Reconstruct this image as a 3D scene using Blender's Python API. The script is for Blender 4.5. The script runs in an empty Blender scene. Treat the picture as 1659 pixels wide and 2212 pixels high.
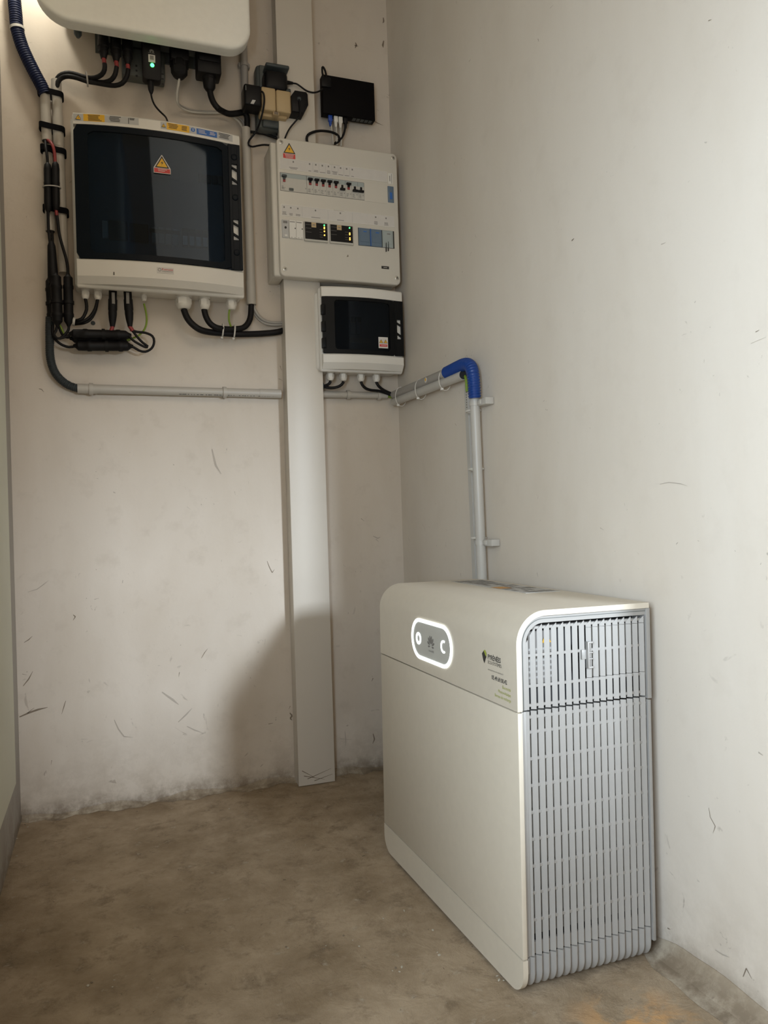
import bpy, bmesh, math, random
from mathutils import Vector, Matrix
random.seed(7)
S = bpy.context.scene
C = S.collection
D = bpy.data

# ------------------------------------------------------------------ camera
YAW, PITCH, ROLL = .3489, .0072, -.0310
fw = Vector((math.sin(YAW)*math.cos(PITCH), math.cos(YAW)*math.cos(PITCH), math.sin(PITCH)))
rt0 = Vector((math.cos(YAW), -math.sin(YAW), 0)); up0 = rt0.cross(fw)
rt = rt0*math.cos(ROLL) + up0*math.sin(ROLL)
up = up0*math.cos(ROLL) - rt0*math.sin(ROLL)
cd = D.cameras.new('camera'); cam = D.objects.new('camera', cd); C.objects.link(cam)
mw = Matrix((rt, up, -fw)).transposed().to_4x4(); mw.translation = Vector((-.8423, -1.0619, .7533))
cam.matrix_world = mw
cd.sensor_fit = 'VERTICAL'; cd.sensor_height = 36; cd.lens = 1664.44/2212*36; cd.clip_start = .02
S.camera = cam

# ------------------------------------------------------------------ light
S.view_settings.view_transform = 'Standard'; S.view_settings.look = 'None'
S.view_settings.exposure = 0.0; S.view_settings.gamma = 1; S.view_settings.use_curve_mapping = False
w = D.worlds.new('warm_ambient'); S.world = w; w.use_nodes = True
nt = w.node_tree; bg = nt.nodes['Background']
bg.inputs[0].default_value = (1.0, .69, .38, 1); bg.inputs[1].default_value = .54  # even warm ambient standing in for bounce off unseen interior surfaces
def area(name, loc, target, sx, sy, power, col):
    l = D.lights.new(name, 'AREA'); l.shape = 'RECTANGLE'; l.size = sx; l.size_y = sy; l.energy = power; l.color = col
    o = D.objects.new(name, l); C.objects.link(o); o.location = loc
    o.rotation_euler = (Vector(target)-Vector(loc)).to_track_quat('-Z', 'Y').to_euler(); return o
area('doorway_daylight', (-1.30, -1.10, 1.10), (.05, -.40, .85), .7, .9, 56, (.72, .86, 1.0))
area('rear_daylight', (-.95, -2.60, 1.30), (-.80, 1.1, 1.2), 1.0, 1.5, 5, (1.0, .93, .80))
area('key_daylight', (.42, -2.55, 1.27), (-.60, 1.1, .60), .20, .30, 110, (.79, .89, 1.0))  # compact daylight key; the opening it passes through is added
area('warm_fill', (-.05, -.90, 2.55), (-.85, 1.1, 1.75), 1.3, .9, 2.4, (1.0, .84, .66)).data.spread = math.radians(75)  # added warm fill that lifts the upper left of the back wall
area('wall_lamp', (-.99, .985, 2.30), (-.93, 1.10, 2.05), .05, .05, 1.7, (1.0, .95, .82))

# ------------------------------------------------------------------ materials
def mat(name, col, rough=.5, metal=0, spec=.5, noise=0, nscale=60, bump=0, bscale=300, emit=0, alpha=None, trans=0, coat=0):
    m = D.materials.new(name); m.use_nodes = True; t = m.node_tree; b = t.nodes['Principled BSDF']
    c = (col[0], col[1], col[2], 1)
    b.inputs['Base Color'].default_value = c; b.inputs['Roughness'].default_value = rough
    b.inputs['Metallic'].default_value = metal; b.inputs['Specular IOR Level'].default_value = spec
    if coat: b.inputs['Coat Weight'].default_value = coat
    tc = t.nodes.new('ShaderNodeTexCoord')
    n = t.nodes.new('ShaderNodeTexNoise'); n.inputs['Scale'].default_value = nscale; n.inputs['Detail'].default_value = 6
    t.links.new(tc.outputs['Object'], n.inputs['Vector'])
    mx = t.nodes.new('ShaderNodeMix'); mx.data_type = 'RGBA'
    k = max(noise, .04)
    mx.inputs[6].default_value = (c[0]*(1-k), c[1]*(1-k), c[2]*(1-k), 1)
    mx.inputs[7].default_value = (min(1, c[0]*(1+k)), min(1, c[1]*(1+k)), min(1, c[2]*(1+k)), 1)
    t.links.new(n.outputs['Fac'], mx.inputs[0]); t.links.new(mx.outputs[2], b.inputs['Base Color'])
    if bump:
        n2 = t.nodes.new('ShaderNodeTexNoise'); n2.inputs['Scale'].default_value = bscale
        t.links.new(tc.outputs['Object'], n2.inputs['Vector'])
        bp = t.nodes.new('ShaderNodeBump'); bp.inputs['Strength'].default_value = bump; bp.inputs['Distance'].default_value = .001
        t.links.new(n2.outputs['Fac'], bp.inputs['Height']); t.links.new(bp.outputs[0], b.inputs['Normal'])
    if emit:
        b.inputs['Emission Color'].default_value = c; b.inputs['Emission Strength'].default_value = emit
    if trans:
        b.inputs['Transmission Weight'].default_value = trans
    return m

def glass_mat(name, col, clear):
    # dark tinted see-through plastic: a tinted transparent layer under a glossy coat
    m = D.materials.new(name); m.use_nodes = True; t = m.node_tree; t.nodes.clear()
    out = t.nodes.new('ShaderNodeOutputMaterial'); tr = t.nodes.new('ShaderNodeBsdfTransparent'); tr.inputs[0].default_value = (*clear, 1)
    gl = t.nodes.new('ShaderNodeBsdfGlossy'); gl.inputs['Roughness'].default_value = .04; gl.inputs[0].default_value = (.22, .25, .28, 1)
    df = t.nodes.new('ShaderNodeBsdfDiffuse'); df.inputs[0].default_value = (*col, 1)
    tc = t.nodes.new('ShaderNodeTexCoord'); n = t.nodes.new('ShaderNodeTexNoise'); n.inputs['Scale'].default_value = 9
    t.links.new(tc.outputs['Object'], n.inputs['Vector'])
    mr = t.nodes.new('ShaderNodeMapRange'); mr.inputs['To Min'].default_value = .20; mr.inputs['To Max'].default_value = .30
    t.links.new(n.outputs['Fac'], mr.inputs[0])
    m1 = t.nodes.new('ShaderNodeMixShader'); t.links.new(mr.outputs[0], m1.inputs[0])
    t.links.new(tr.outputs[0], m1.inputs[1]); t.links.new(df.outputs[0], m1.inputs[2])
    fr = t.nodes.new('ShaderNodeFresnel'); fr.inputs[0].default_value = 1.5
    m2 = t.nodes.new('ShaderNodeMixShader'); t.links.new(fr.outputs[0], m2.inputs[0])
    t.links.new(m1.outputs[0], m2.inputs[1]); t.links.new(gl.outputs[0], m2.inputs[2]); t.links.new(m2.outputs[0], out.inputs[0])
    return m

def wall_mat(name, base, warm, dirt, floor_dirt=True, grime=.5):
    m = D.materials.new(name); m.use_nodes = True; t = m.node_tree; b = t.nodes['Principled BSDF']
    b.inputs['Roughness'].default_value = .75; b.inputs['Specular IOR Level'].default_value = .25
    g = t.nodes.new('ShaderNodeNewGeometry'); N = t.nodes.new; L = t.links.new
    def noise(scale, detail=5, rough=.55, dist=0, vec=None):
        n = N('ShaderNodeTexNoise'); n.inputs['Scale'].default_value = scale; n.inputs['Detail'].default_value = detail
        n.inputs['Roughness'].default_value = rough; n.inputs['Distortion'].default_value = dist
        L(vec if vec else g.outputs['Position'], n.inputs['Vector']); return n.outputs['Fac']
    def ramp(v, a, c, lo=0., hi=1.):
        r = N('ShaderNodeMapRange'); r.inputs['From Min'].default_value = a; r.inputs['From Max'].default_value = c
        r.inputs['To Min'].default_value = lo; r.inputs['To Max'].default_value = hi; L(v, r.inputs[0]); return r.outputs[0]
    def mix(f, a, c):
        x = N('ShaderNodeMix'); x.data_type = 'RGBA'; L(f, x.inputs[0])
        if isinstance(a, tuple): x.inputs[6].default_value = (*a, 1)
        else: L(a, x.inputs[6])
        x.inputs[7].default_value = (*c, 1); return x.outputs[2]
    def mul(a, c):
        x = N('ShaderNodeMath'); x.operation = 'MULTIPLY'; L(a, x.inputs[0])
        if isinstance(c, float): x.inputs[1].default_value = c
        else: L(c, x.inputs[1])
        return x.outputs[0]
    mp = N('ShaderNodeMapping'); mp.inputs['Scale'].default_value = (1, 1, .35); L(g.outputs['Position'], mp.inputs[0])
    c = mix(ramp(noise(3.2, 6, .6, .3, mp.outputs[0]), .4, .66), base, warm)
    c = mix(mul(ramp(noise(14, 8, .65), .55, .75), grime*.5), c, dirt)
    specks = mul(ramp(noise(55, 3, .5, 1.5), .70, .76), ramp(noise(5, 2), .5, .62))
    c = mix(mul(specks, .55), c, (.16, .13, .10))
    if floor_dirt:
        sx = N('ShaderNodeSeparateXYZ'); L(g.outputs['Position'], sx.inputs[0])
        low = ramp(sx.outputs['Z'], .30, .0); low2 = mul(low, low)
        c = mix(mul(low2, ramp(noise(11, 8, .7), .42, .62, 0, .75)), c, dirt)
        lower = ramp(sx.outputs['Z'], .05, .0)
        c = mix(mul(lower, ramp(noise(22, 8, .7), .35, .6, .1, .9)), c, (.17, .13, .09))
        sc = mul(ramp(noise(9, 4, .5, 4.0), .68, .73), ramp(sx.outputs['Z'], .8, .1))
        c = mix(mul(sc, .45), c, (.17, .13, .10))
    L(c, b.inputs['Base Color'])
    bp = N('ShaderNodeBump'); bp.inputs['Strength'].default_value = .35; bp.inputs['Distance'].default_value = .004
    L(noise(7, 8, .6), bp.inputs['Height']); 
    bp2 = N('ShaderNodeBump'); bp2.inputs['Strength'].default_value = .15; bp2.inputs['Distance'].default_value = .001
    L(noise(120, 4), bp2.inputs['Height']); L(bp.outputs[0], bp2.inputs['Normal']); L(bp2.outputs[0], b.inputs['Normal'])
    return m

def floor_mat():
    m = D.materials.new('concrete_floor'); m.use_nodes = True; t = m.node_tree; b = t.nodes['Principled BSDF']
    b.inputs['Roughness'].default_value = .8; b.inputs['Specular IOR Level'].default_value = .25
    g = t.nodes.new('ShaderNodeNewGeometry'); N = t.nodes.new; L = t.links.new
    def noise(scale, detail=5, rough=.55, dist=0, vec=None):
        n = N('ShaderNodeTexNoise'); n.inputs['Scale'].default_value = scale; n.inputs['Detail'].default_value = detail
        n.inputs['Roughness'].default_value = rough; n.inputs['Distortion'].default_value = dist
        L(vec if vec else g.outputs['Position'], n.inputs['Vector']); return n.outputs['Fac']
    def ramp(v, a, c, lo=0., hi=1.):
        r = N('ShaderNodeMapRange'); r.inputs['From Min'].default_value = a; r.inputs['From Max'].default_value = c
        r.inputs['To Min'].default_value = lo; r.inputs['To Max'].default_value = hi; L(v, r.inputs[0]); return r.outputs[0]
    def mix(f, a, c):
        x = N('ShaderNodeMix'); x.data_type = 'RGBA'; L(f, x.inputs[0])
        if isinstance(a, tuple): x.inputs[6].default_value = (*a, 1)
        else: L(a, x.inputs[6])
        x.inputs[7].default_value = (*c, 1); return x.outputs[2]
    def mul(a, c):
        x = N('ShaderNodeMath'); x.operation = 'MULTIPLY'; L(a, x.inputs[0])
        if isinstance(c, float): x.inputs[1].default_value = c
        else: L(c, x.inputs[1])
        return x.outputs[0]
    c = mix(ramp(noise(5, 9, .70, .15), .38, .62), (.275, .205, .130), (.445, .350, .245))
    c = mix(mul(ramp(noise(17, 9, .74, .25), .52, .68), .7), c, (.155, .112, .070))
    c = mix(mul(ramp(noise(34, 6, .7), .60, .74), .8), c, (.48, .42, .33))
    c = mix(mul(ramp(noise(90, 4, .6, .8), .68, .74), .8), c, (.10, .075, .05))
    vd = N('ShaderNodeVectorMath'); vd.operation = 'DISTANCE'; L(g.outputs['Position'], vd.inputs[0]); vd.inputs[1].default_value = (-0.1299,-0.1311,0)
    rr = ramp(vd.outputs['Value'], .12, .03)
    c = mix(mul(mul(rr, ramp(noise(12, 5, .6, .5), .42, .52)), .9), c, (.60, .33, .13))
    L(c, b.inputs['Base Color'])
    bp = N('ShaderNodeBump'); bp.inputs['Strength'].default_value = .65; bp.inputs['Distance'].default_value = .009
    L(noise(16, 12, .72, .4), bp.inputs['Height']); L(bp.outputs[0], b.inputs['Normal'])
    return m

M = {}
M['wall'] = wall_mat('painted_plaster', (.63, .565, .485), (.57, .50, .415), (.36, .30, .235))
M['wallr'] = wall_mat('painted_plaster_smooth', (.68, .62, .54), (.64, .575, .49), (.46, .40, .33), grime=.25)
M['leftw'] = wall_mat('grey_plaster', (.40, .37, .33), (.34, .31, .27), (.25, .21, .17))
M['board'] = mat('pale_green_board', (.72, .72, .60), .6, noise=.07, nscale=6)
M['floor'] = floor_mat()
M['cove'] = wall_mat('rough_cement', (.50, .44, .35), (.42, .35, .26), (.33, .26, .18), grime=1.2)
M['trunk'] = mat('trunking_plastic', (.60, .55, .475), .45, noise=.04, nscale=8)
M['cream'] = mat('cream_shell', (.63, .57, .47), .42, bump=.06, bscale=900)
M['silver'] = mat('silver_grille', (.345, .335, .318), .45, metal=.15, bump=.05, bscale=1500)
M['silverlow'] = mat('inner_silver', (.30, .30, .29), .5, metal=.3)
M['dark'] = mat('dark_interior', (.018, .018, .02), .7)
M['pvc'] = mat('grey_pvc', (.44, .41, .36), .42, noise=.05, nscale=20)
M['pvcd'] = mat('mid_grey_pvc', (.33, .31, .285), .45, noise=.05, nscale=20)
M['pvcl'] = mat('light_pvc', (.50, .48, .44), .38, noise=.04, nscale=20)
M['box'] = mat('grey_box_plastic', (.70, .67, .61), .38, noise=.03, nscale=12)
M['boxin'] = mat('box_inside', (.13, .16, .19), .6)
M['board_w'] = mat('white_board_plastic', (.60, .565, .495), .35, noise=.03, nscale=10)
M['white'] = mat('white_plastic', (.70, .68, .63), .4)
M['invwhite'] = mat('white_coating', (.87, .86, .80), .35, bump=.03, bscale=900)
M['black'] = mat('black_plastic', (.004, .004, .005), .42, spec=.22)
M['rubber'] = mat('black_rubber', (.005, .0045, .005), .55, spec=.25)
M['blackm'] = mat('black_steel', (.003, .0025, .003), .6, spec=.10)
M['velcro'] = mat('black_webbing', (.004, .004, .005), .9, spec=.1)
M['blue'] = mat('blue_hose', (.002, .042, .23), .38)
M['navy'] = mat('dark_blue_hose', (.004, .010, .045), .55, spec=.3)
M['cable_blue'] = mat('blue_plug', (.01, .06, .35), .4)
M['darkgrey'] = mat('slate_grey', (.040, .050, .052), .5)
M['darkgrey2'] = mat('mid_slate_grey', (.085, .095, .090), .5)
M['hosegrey'] = mat('dark_grey_hose', (.030, .036, .038), .6, spec=.3)
M['red'] = mat('red_band', (.26, .03, .03), .5)
M['redlab'] = mat('red_print', (.55, .045, .04), .5)
M['yellow'] = mat('yellow_print', (.75, .42, .02), .5)
M['bluelab'] = mat('blue_print', (.03, .13, .42), .5)
M['greylab'] = mat('grey_label', (.46, .455, .44), .45)
M['paper'] = mat('paper_label', (.60, .57, .53), .6)
M['ink'] = mat('black_ink', (.03, .028, .025), .6)
M['inkgrey'] = mat('grey_ink', (.20, .19, .175), .6)
M['inkgreen'] = mat('green_ink', (.36, .40, .06), .6)
M['gy'] = mat('green_yellow_wire', (.20, .30, .03), .5)
M['wirew'] = mat('white_wire', (.50, .48, .43), .5)
M['wireg'] = mat('grey_wire', (.36, .34, .31), .5)
M['cream2'] = mat('yellowed_plastic', (.47, .345, .185), .5, noise=.06, nscale=30)
M['breaker'] = mat('breaker_body', (.50, .48, .43), .45)
M['breakertop'] = mat('breaker_recess', (.34, .38, .37), .45)
M['switchblue'] = mat('blue_grey_cover', (.12, .17, .23), .3)
M['screw'] = mat('screw_metal', (.55, .53, .48), .35, metal=.7)
M['display'] = mat('display_grey', (.50, .50, .46), .3)
M['glow'] = mat('white_led', (.93, 1.0, 1.0), .5, emit=2.2)
M['greenled'] = mat('green_led', (.05, 1.0, .15), .5, emit=6)
M['orangeled'] = mat('orange_led', (1.0, .45, .06), .5, emit=5)
M['stain'] = mat('brown_stain', (.21, .165, .12), .8)
M['stainl'] = mat('pale_scuff', (.42, .37, .31), .8)
M['debris'] = mat('pale_grit', (.48, .44, .36), .8)
M['mortar'] = mat('orange_patch', (.55, .30, .10), .6)
M['doorA'] = glass_mat('tinted_door_blue', (.006, .011, .016), (.46, .56, .66))
M['doorC'] = glass_mat('tinted_door_grey', (.010, .011, .012), (.50, .52, .55))
M['doorsolid'] = mat('tinted_frame', (.004, .007, .011), .35, spec=.10)
M['doorsolidC'] = mat('tinted_frame_grey', (.007, .0075, .008), .35, spec=.12)

# ------------------------------------------------------------------ builders
class MB:
    def __init__(s): s.v = []; s.f = []
    def add(s, vs, fs):
        n = len(s.v); s.v += [tuple(v) for v in vs]; s.f += [tuple(i+n for i in f) for f in fs]; return s
    def box(s, x0, x1, y0, y1, z0, z1):
        return s.add([(x0,y0,z0),(x1,y0,z0),(x1,y1,z0),(x0,y1,z0),(x0,y0,z1),(x1,y0,z1),(x1,y1,z1),(x0,y1,z1)],
            [(0,3,2,1),(4,5,6,7),(0,1,5,4),(1,2,6,5),(2,3,7,6),(3,0,4,7)])
    def rbox(s, x0, x1, y0, y1, z0, z1, r=.004, seg=2):
        bm = bmesh.new(); bmesh.ops.create_cube(bm, size=1)
        for v in bm.verts:
            v.co = Vector(((x0+x1)/2+v.co.x*(x1-x0), (y0+y1)/2+v.co.y*(y1-y0), (z0+z1)/2+v.co.z*(z1-z0)))
        r = min(r, .49*min(x1-x0, y1-y0, z1-z0))
        bmesh.ops.bevel(bm, geom=bm.edges[:], offset=r, segments=seg, affect='EDGES', profile=.5)
        bm.verts.index_update(); s.add([v.co[:] for v in bm.verts], [[v.index for v in f.verts] for f in bm.faces]); bm.free(); return s
    def prism(s, poly, axis, a, b, bev=0, seg=2):
        # poly: 2-D outline; axis 0/1/2 extruded from a to b
        def P(u, v, t): return (t,u,v) if axis == 0 else ((u,t,v) if axis == 1 else (u,v,t))
        n = len(poly)
        vs = [P(u,v,a) for u,v in poly]+[P(u,v,b) for u,v in poly]
        fs = [tuple(range(n))[::-1], tuple(range(n,2*n))]+[(i,(i+1)%n,n+(i+1)%n,n+i) for i in range(n)]
        bm = bmesh.new(); bv = [bm.verts.new(v) for v in vs]
        for f in fs: bm.faces.new([bv[i] for i in f])
        bmesh.ops.recalc_face_normals(bm, faces=bm.faces[:])
        if bev:
            cap = [e for e in bm.edges if all(abs(v.co[axis]-a) < 1e-6 for v in e.verts)]
            bmesh.ops.bevel(bm, geom=cap, offset=bev, segments=seg, affect='EDGES', profile=.5)
        bm.verts.index_update(); s.add([v.co[:] for v in bm.verts], [[v.index for v in f.verts] for f in bm.faces]); bm.free(); return s
    def cyl(s, p0, p1, r0, r1=None, n=16):
        p0 = Vector(p0); p1 = Vector(p1); r1 = r0 if r1 is None else r1
        d = (p1-p0).normalized(); a = d.orthogonal().normalized(); b = d.cross(a)
        vs = [p0+(a*math.cos(2*math.pi*i/n)+b*math.sin(2*math.pi*i/n))*r0 for i in range(n)]
        vs += [p1+(a*math.cos(2*math.pi*i/n)+b*math.sin(2*math.pi*i/n))*r1 for i in range(n)]
        return s.add([v[:] for v in vs], [tuple(range(n))[::-1], tuple(range(n,2*n))]+[(i,(i+1)%n,n+(i+1)%n,n+i) for i in range(n)])
    def lathe(s, p0, p1, prof, n=20):
        # prof: (t along 0..length, radius)
        p0 = Vector(p0); p1 = Vector(p1); d = (p1-p0).normalized(); a = d.orthogonal().normalized(); b = d.cross(a); vs = []; fs = []
        for t, r in prof:
            for i in range(n): vs.append((p0+d*t+(a*math.cos(2*math.pi*i/n)+b*math.sin(2*math.pi*i/n))*r)[:])
        for j in range(len(prof)-1):
            for i in range(n): fs.append((j*n+i, j*n+(i+1)%n, (j+1)*n+(i+1)%n, (j+1)*n+i))
        fs += [tuple(range(n))[::-1], tuple(range((len(prof)-1)*n, len(prof)*n))]
        return s.add(vs, fs)
    def tube(s, pts, r, n=12, step=.006, corr=0, pitch=.005, smooth=True, flat=1):
        pts = [Vector(p) for p in pts]
        if smooth and len(pts) > 2:
            q = [pts[0]*2-pts[1]]+pts+[pts[-1]*2-pts[-2]]; path = []
            for i in range(1, len(q)-2):
                a, b_, c, d = q[i-1:i+3]; k = max(2, int((c-b_).length/step))
                for j in range(k):
                    t = j/k
                    path.append(.5*((2*b_)+(c-a)*t+(2*a-5*b_+4*c-d)*t*t+(3*b_-a-3*c+d)*t**3))
            path.append(pts[-1])
        else: path = pts
        if corr:   # resample finely for the rings
            L = [0]
            for i in range(1, len(path)): L.append(L[-1]+(path[i]-path[i-1]).length)
            m = max(4, int(L[-1]/(pitch/4))); out = []; k = 0
            for i in range(m+1):
                t = L[-1]*i/m
                while k < len(L)-2 and L[k+1] < t: k += 1
                f = (t-L[k])/max(1e-9, L[k+1]-L[k]); out.append(path[k].lerp(path[k+1], f))
            path = out
        vs = []; fs = []; nrm = None; acc = 0
        for i, p in enumerate(path):
            t = (path[min(i+1, len(path)-1)]-path[max(i-1, 0)]).normalized()
            if nrm is None: nrm = t.orthogonal().normalized()
            nrm = (nrm-t*nrm.dot(t)).normalized(); b = t.cross(nrm)
            if i: acc += (p-path[i-1]).length
            rr = r+(corr*math.cos(2*math.pi*acc/pitch) if corr else 0)
            for k in range(n):
                a = 2*math.pi*k/n; vs.append((p+(nrm*math.cos(a)+b*math.sin(a))*rr)[:])
        m = len(path)
        for i in range(m-1):
            for k in range(n): fs.append((i*n+k, i*n+(k+1)%n, (i+1)*n+(k+1)%n, (i+1)*n+k))
        fs += [tuple(range(n))[::-1], tuple(range((m-1)*n, m*n))]
        return s.add(vs, fs)
    def build(s, name, m, parent=None, smooth=True, label=None, angle=.6):
        me = D.meshes.new(name)
        off = Vector((0,0,0)); q = parent
        while q is not None: off += q.location; q = q.parent
        me.from_pydata([(v[0]-off.x, v[1]-off.y, v[2]-off.z) for v in s.v], [], s.f)
        bm = bmesh.new(); bm.from_mesh(me); bmesh.ops.recalc_face_normals(bm, faces=bm.faces[:])
        if smooth:
            for f in bm.faces: f.smooth = True
            for e in bm.edges:
                if len(e.link_faces) == 2 and e.calc_face_angle(0) > angle: e.smooth = False
        bm.to_mesh(me); bm.free()
        me.materials.append(M[m] if isinstance(m, str) else m)
        o = D.objects.new(name, me); C.objects.link(o)
        if parent is not None: o.parent = parent
        if label: o['label'] = label
        return o

def thing(name, loc, label, cat, group=None):
    o = D.objects.new(name, None); C.objects.link(o); o.location = loc; o.empty_display_size = .02
    o['label'] = label; o['category'] = cat
    if group: o['group'] = group
    return o
def tag(o, label, cat, group=None):
    # a thing that is one mesh: move its origin onto it
    me = o.data; n = len(me.vertices); c = Vector((0,0,0))
    for v in me.vertices: c += v.co
    c /= n
    for v in me.vertices: v.co -= c
    o.location = c; o['label'] = label; o['category'] = cat
    if group: o['group'] = group
    return o
def struct(o): o['kind'] = 'structure'; return o

def rrect(u0, u1, v0, v1, r, n=6):
    if not isinstance(r, (list, tuple)): r = [r]*4   # bl, br, tr, tl
    P = []
    for (cu, cv, a0, rr) in ((u0+r[0], v0+r[0], 180, r[0]), (u1-r[1], v0+r[1], 270, r[1]), (u1-r[2], v1-r[2], 0, r[2]), (u0+r[3], v1-r[3], 90, r[3])):
        if rr <= 0: P.append((cu, cv)); continue
        for i in range(n+1):
            a = math.radians(a0+90*i/n); P.append((cu+rr*math.cos(a), cv+rr*math.sin(a)))
    return P
def ring(outer, inner, axis, a, b):
    # solid band between two outlines with the same number of points
    mb = MB(); n = len(outer)
    def P(u, v, t): return (t,u,v) if axis == 0 else ((u,t,v) if axis == 1 else (u,v,t))
    vs = [P(*p, a) for p in outer]+[P(*p, a) for p in inner]+[P(*p, b) for p in outer]+[P(*p, b) for p in inner]
    fs = []
    for i in range(n):
        j = (i+1) % n
        fs += [(i,j,n+j,n+i), (2*n+i,3*n+i,3*n+j,2*n+j), (i,2*n+i,2*n+j,j), (n+i,n+j,3*n+j,3*n+i)]
    return mb.add(vs, fs)

def text(name, s, size, org, m, parent, ux=(1,0,0), uy=(0,0,1), sx=1.0, align='LEFT', bold=0):
    cu = D.curves.new('t', 'FONT'); cu.body = s; cu.size = size; cu.align_x = align; cu.resolution_u = 2
    if bold: cu.offset = bold
    to = D.objects.new('t', cu); C.objects.link(to)
    me = D.meshes.new_from_object(to); D.objects.remove(to)
    ux = Vector(ux); uy = Vector(uy); o = Vector(org); mb = MB()
    mb.add([(o+ux*v.co.x*sx+uy*v.co.y)[:] for v in me.vertices], [tuple(p.vertices) for p in me.polygons])
    nrm = ux.cross(uy); k = len(mb.v)
    D.meshes.remove(me)
    return mb.build(name, m, parent, smooth=False)

YB = 1.1361
def XR(y): return .0155+(YB-y)*.015

# ------------------------------------------------------------------ the setting
struct(MB().box(-1.12, 3.2, -5.0, YB+.12, -.12, 0).build('floor', 'floor'))
struct(MB().box(-1.12, 3.2, YB, YB+.12, 0, 2.62).build('wall_back', 'wall'))
mb = MB(); y0, y1 = -.45, YB
mb.add([(XR(y0),y0,0),(XR(y1),y1,0),(XR(y1),y1,2.62),(XR(y0),y0,2.62),(.09,y0,0),(.09,y1,0),(.09,y1,2.62),(.09,y0,2.62)],
       [(0,1,2,3),(4,7,6,5),(0,3,7,4),(1,5,6,2),(3,2,6,7),(0,4,5,1)])
struct(mb.build('wall_right', 'wallr', smooth=False))
struct(MB().box(-1.183, -1.063, -.70, YB, 0, 2.62).box(-1.183, -1.063, -2.2, -.70, 1.26, 2.62).build('wall_left', 'leftw'))  # lintel stretch beyond the wall end is added, unseen, to cut doorway light
struct(MB().box(-1.183, .18, -.70, YB+.12, 2.62, 2.74).box(.18, 3.3, -1.40, YB+.12, 2.62, 2.74).build('ceiling', 'wallr'))
# added unseen wall behind the viewpoint; its opening trims the key's bright patch
struct(MB().box(-.30, -.03, -1.47, -1.40, 0, 2.74).box(.62, 3.2, -1.47, -1.40, 0, 2.74).box(-.03, .62, -1.47, -1.40, 0, .86).box(-.03, .62, -1.47, -1.40, 1.19, 2.74).build('light_mask_wall', 'leftw', smooth=False))
struct(MB().box(3.2, 3.3, -1.47, YB+.12, 0, 2.62).build('wall_side', 'wallr'))
# flush pale board that covers the left wall above ankle height
struct(MB().rbox(-1.0625, -1.045, -.69, .875, .176, 2.45, .0015).build('trim_1', 'board'))
# rough cement fillet where the floor meets the right wall
rows = []
for i in range(61):
    y = -.44+i*.0215
    if y > .36: break
    k = 1 if y < -.02 else max(.15, 1-(y+.02)/.12)
    wd = (.052+.004*math.sin(y*17)+.003*math.sin(y*53+1))*k; h = (.030+.003*math.sin(y*13+2)+.002*math.sin(y*41))*k
    x = XR(y); rows.append([(x+.002,y,0),(x-wd,y,.0006),(x-wd*.55,y,h*.16),(x-wd*.22,y,h*.48),(x-.0015,y,h),(x+.002,y,h)])
mb = MB()
for i in range(len(rows)-1):
    for j in range(5):
        mb.add([rows[i][j], rows[i][j+1], rows[i+1][j+1], rows[i+1][j]], [(0,1,2,3)])
struct(mb.build('trim_2', 'cove'))
# thin skin of spilled cement against the back wall
rows = []
for i in range(58):
    x = -1.062+i*.0187
    d = .018+.010*math.sin(x*37)+.008*math.sin(x*91+2)+.006*random.random(); h = .010+.006*math.sin(x*29+1)+.004*random.random()
    rows.append([(x,YB-d,.0005),(x,YB-d*.5,h*.35),(x,YB-.0012,h)])
mb = MB()
for i in range(len(rows)-1):
    for j in range(2): mb.add([rows[i][j], rows[i][j+1], rows[i+1][j+1], rows[i+1][j]], [(0,1,2,3)])
struct(mb.build('trim_3', 'cove'))

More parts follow.
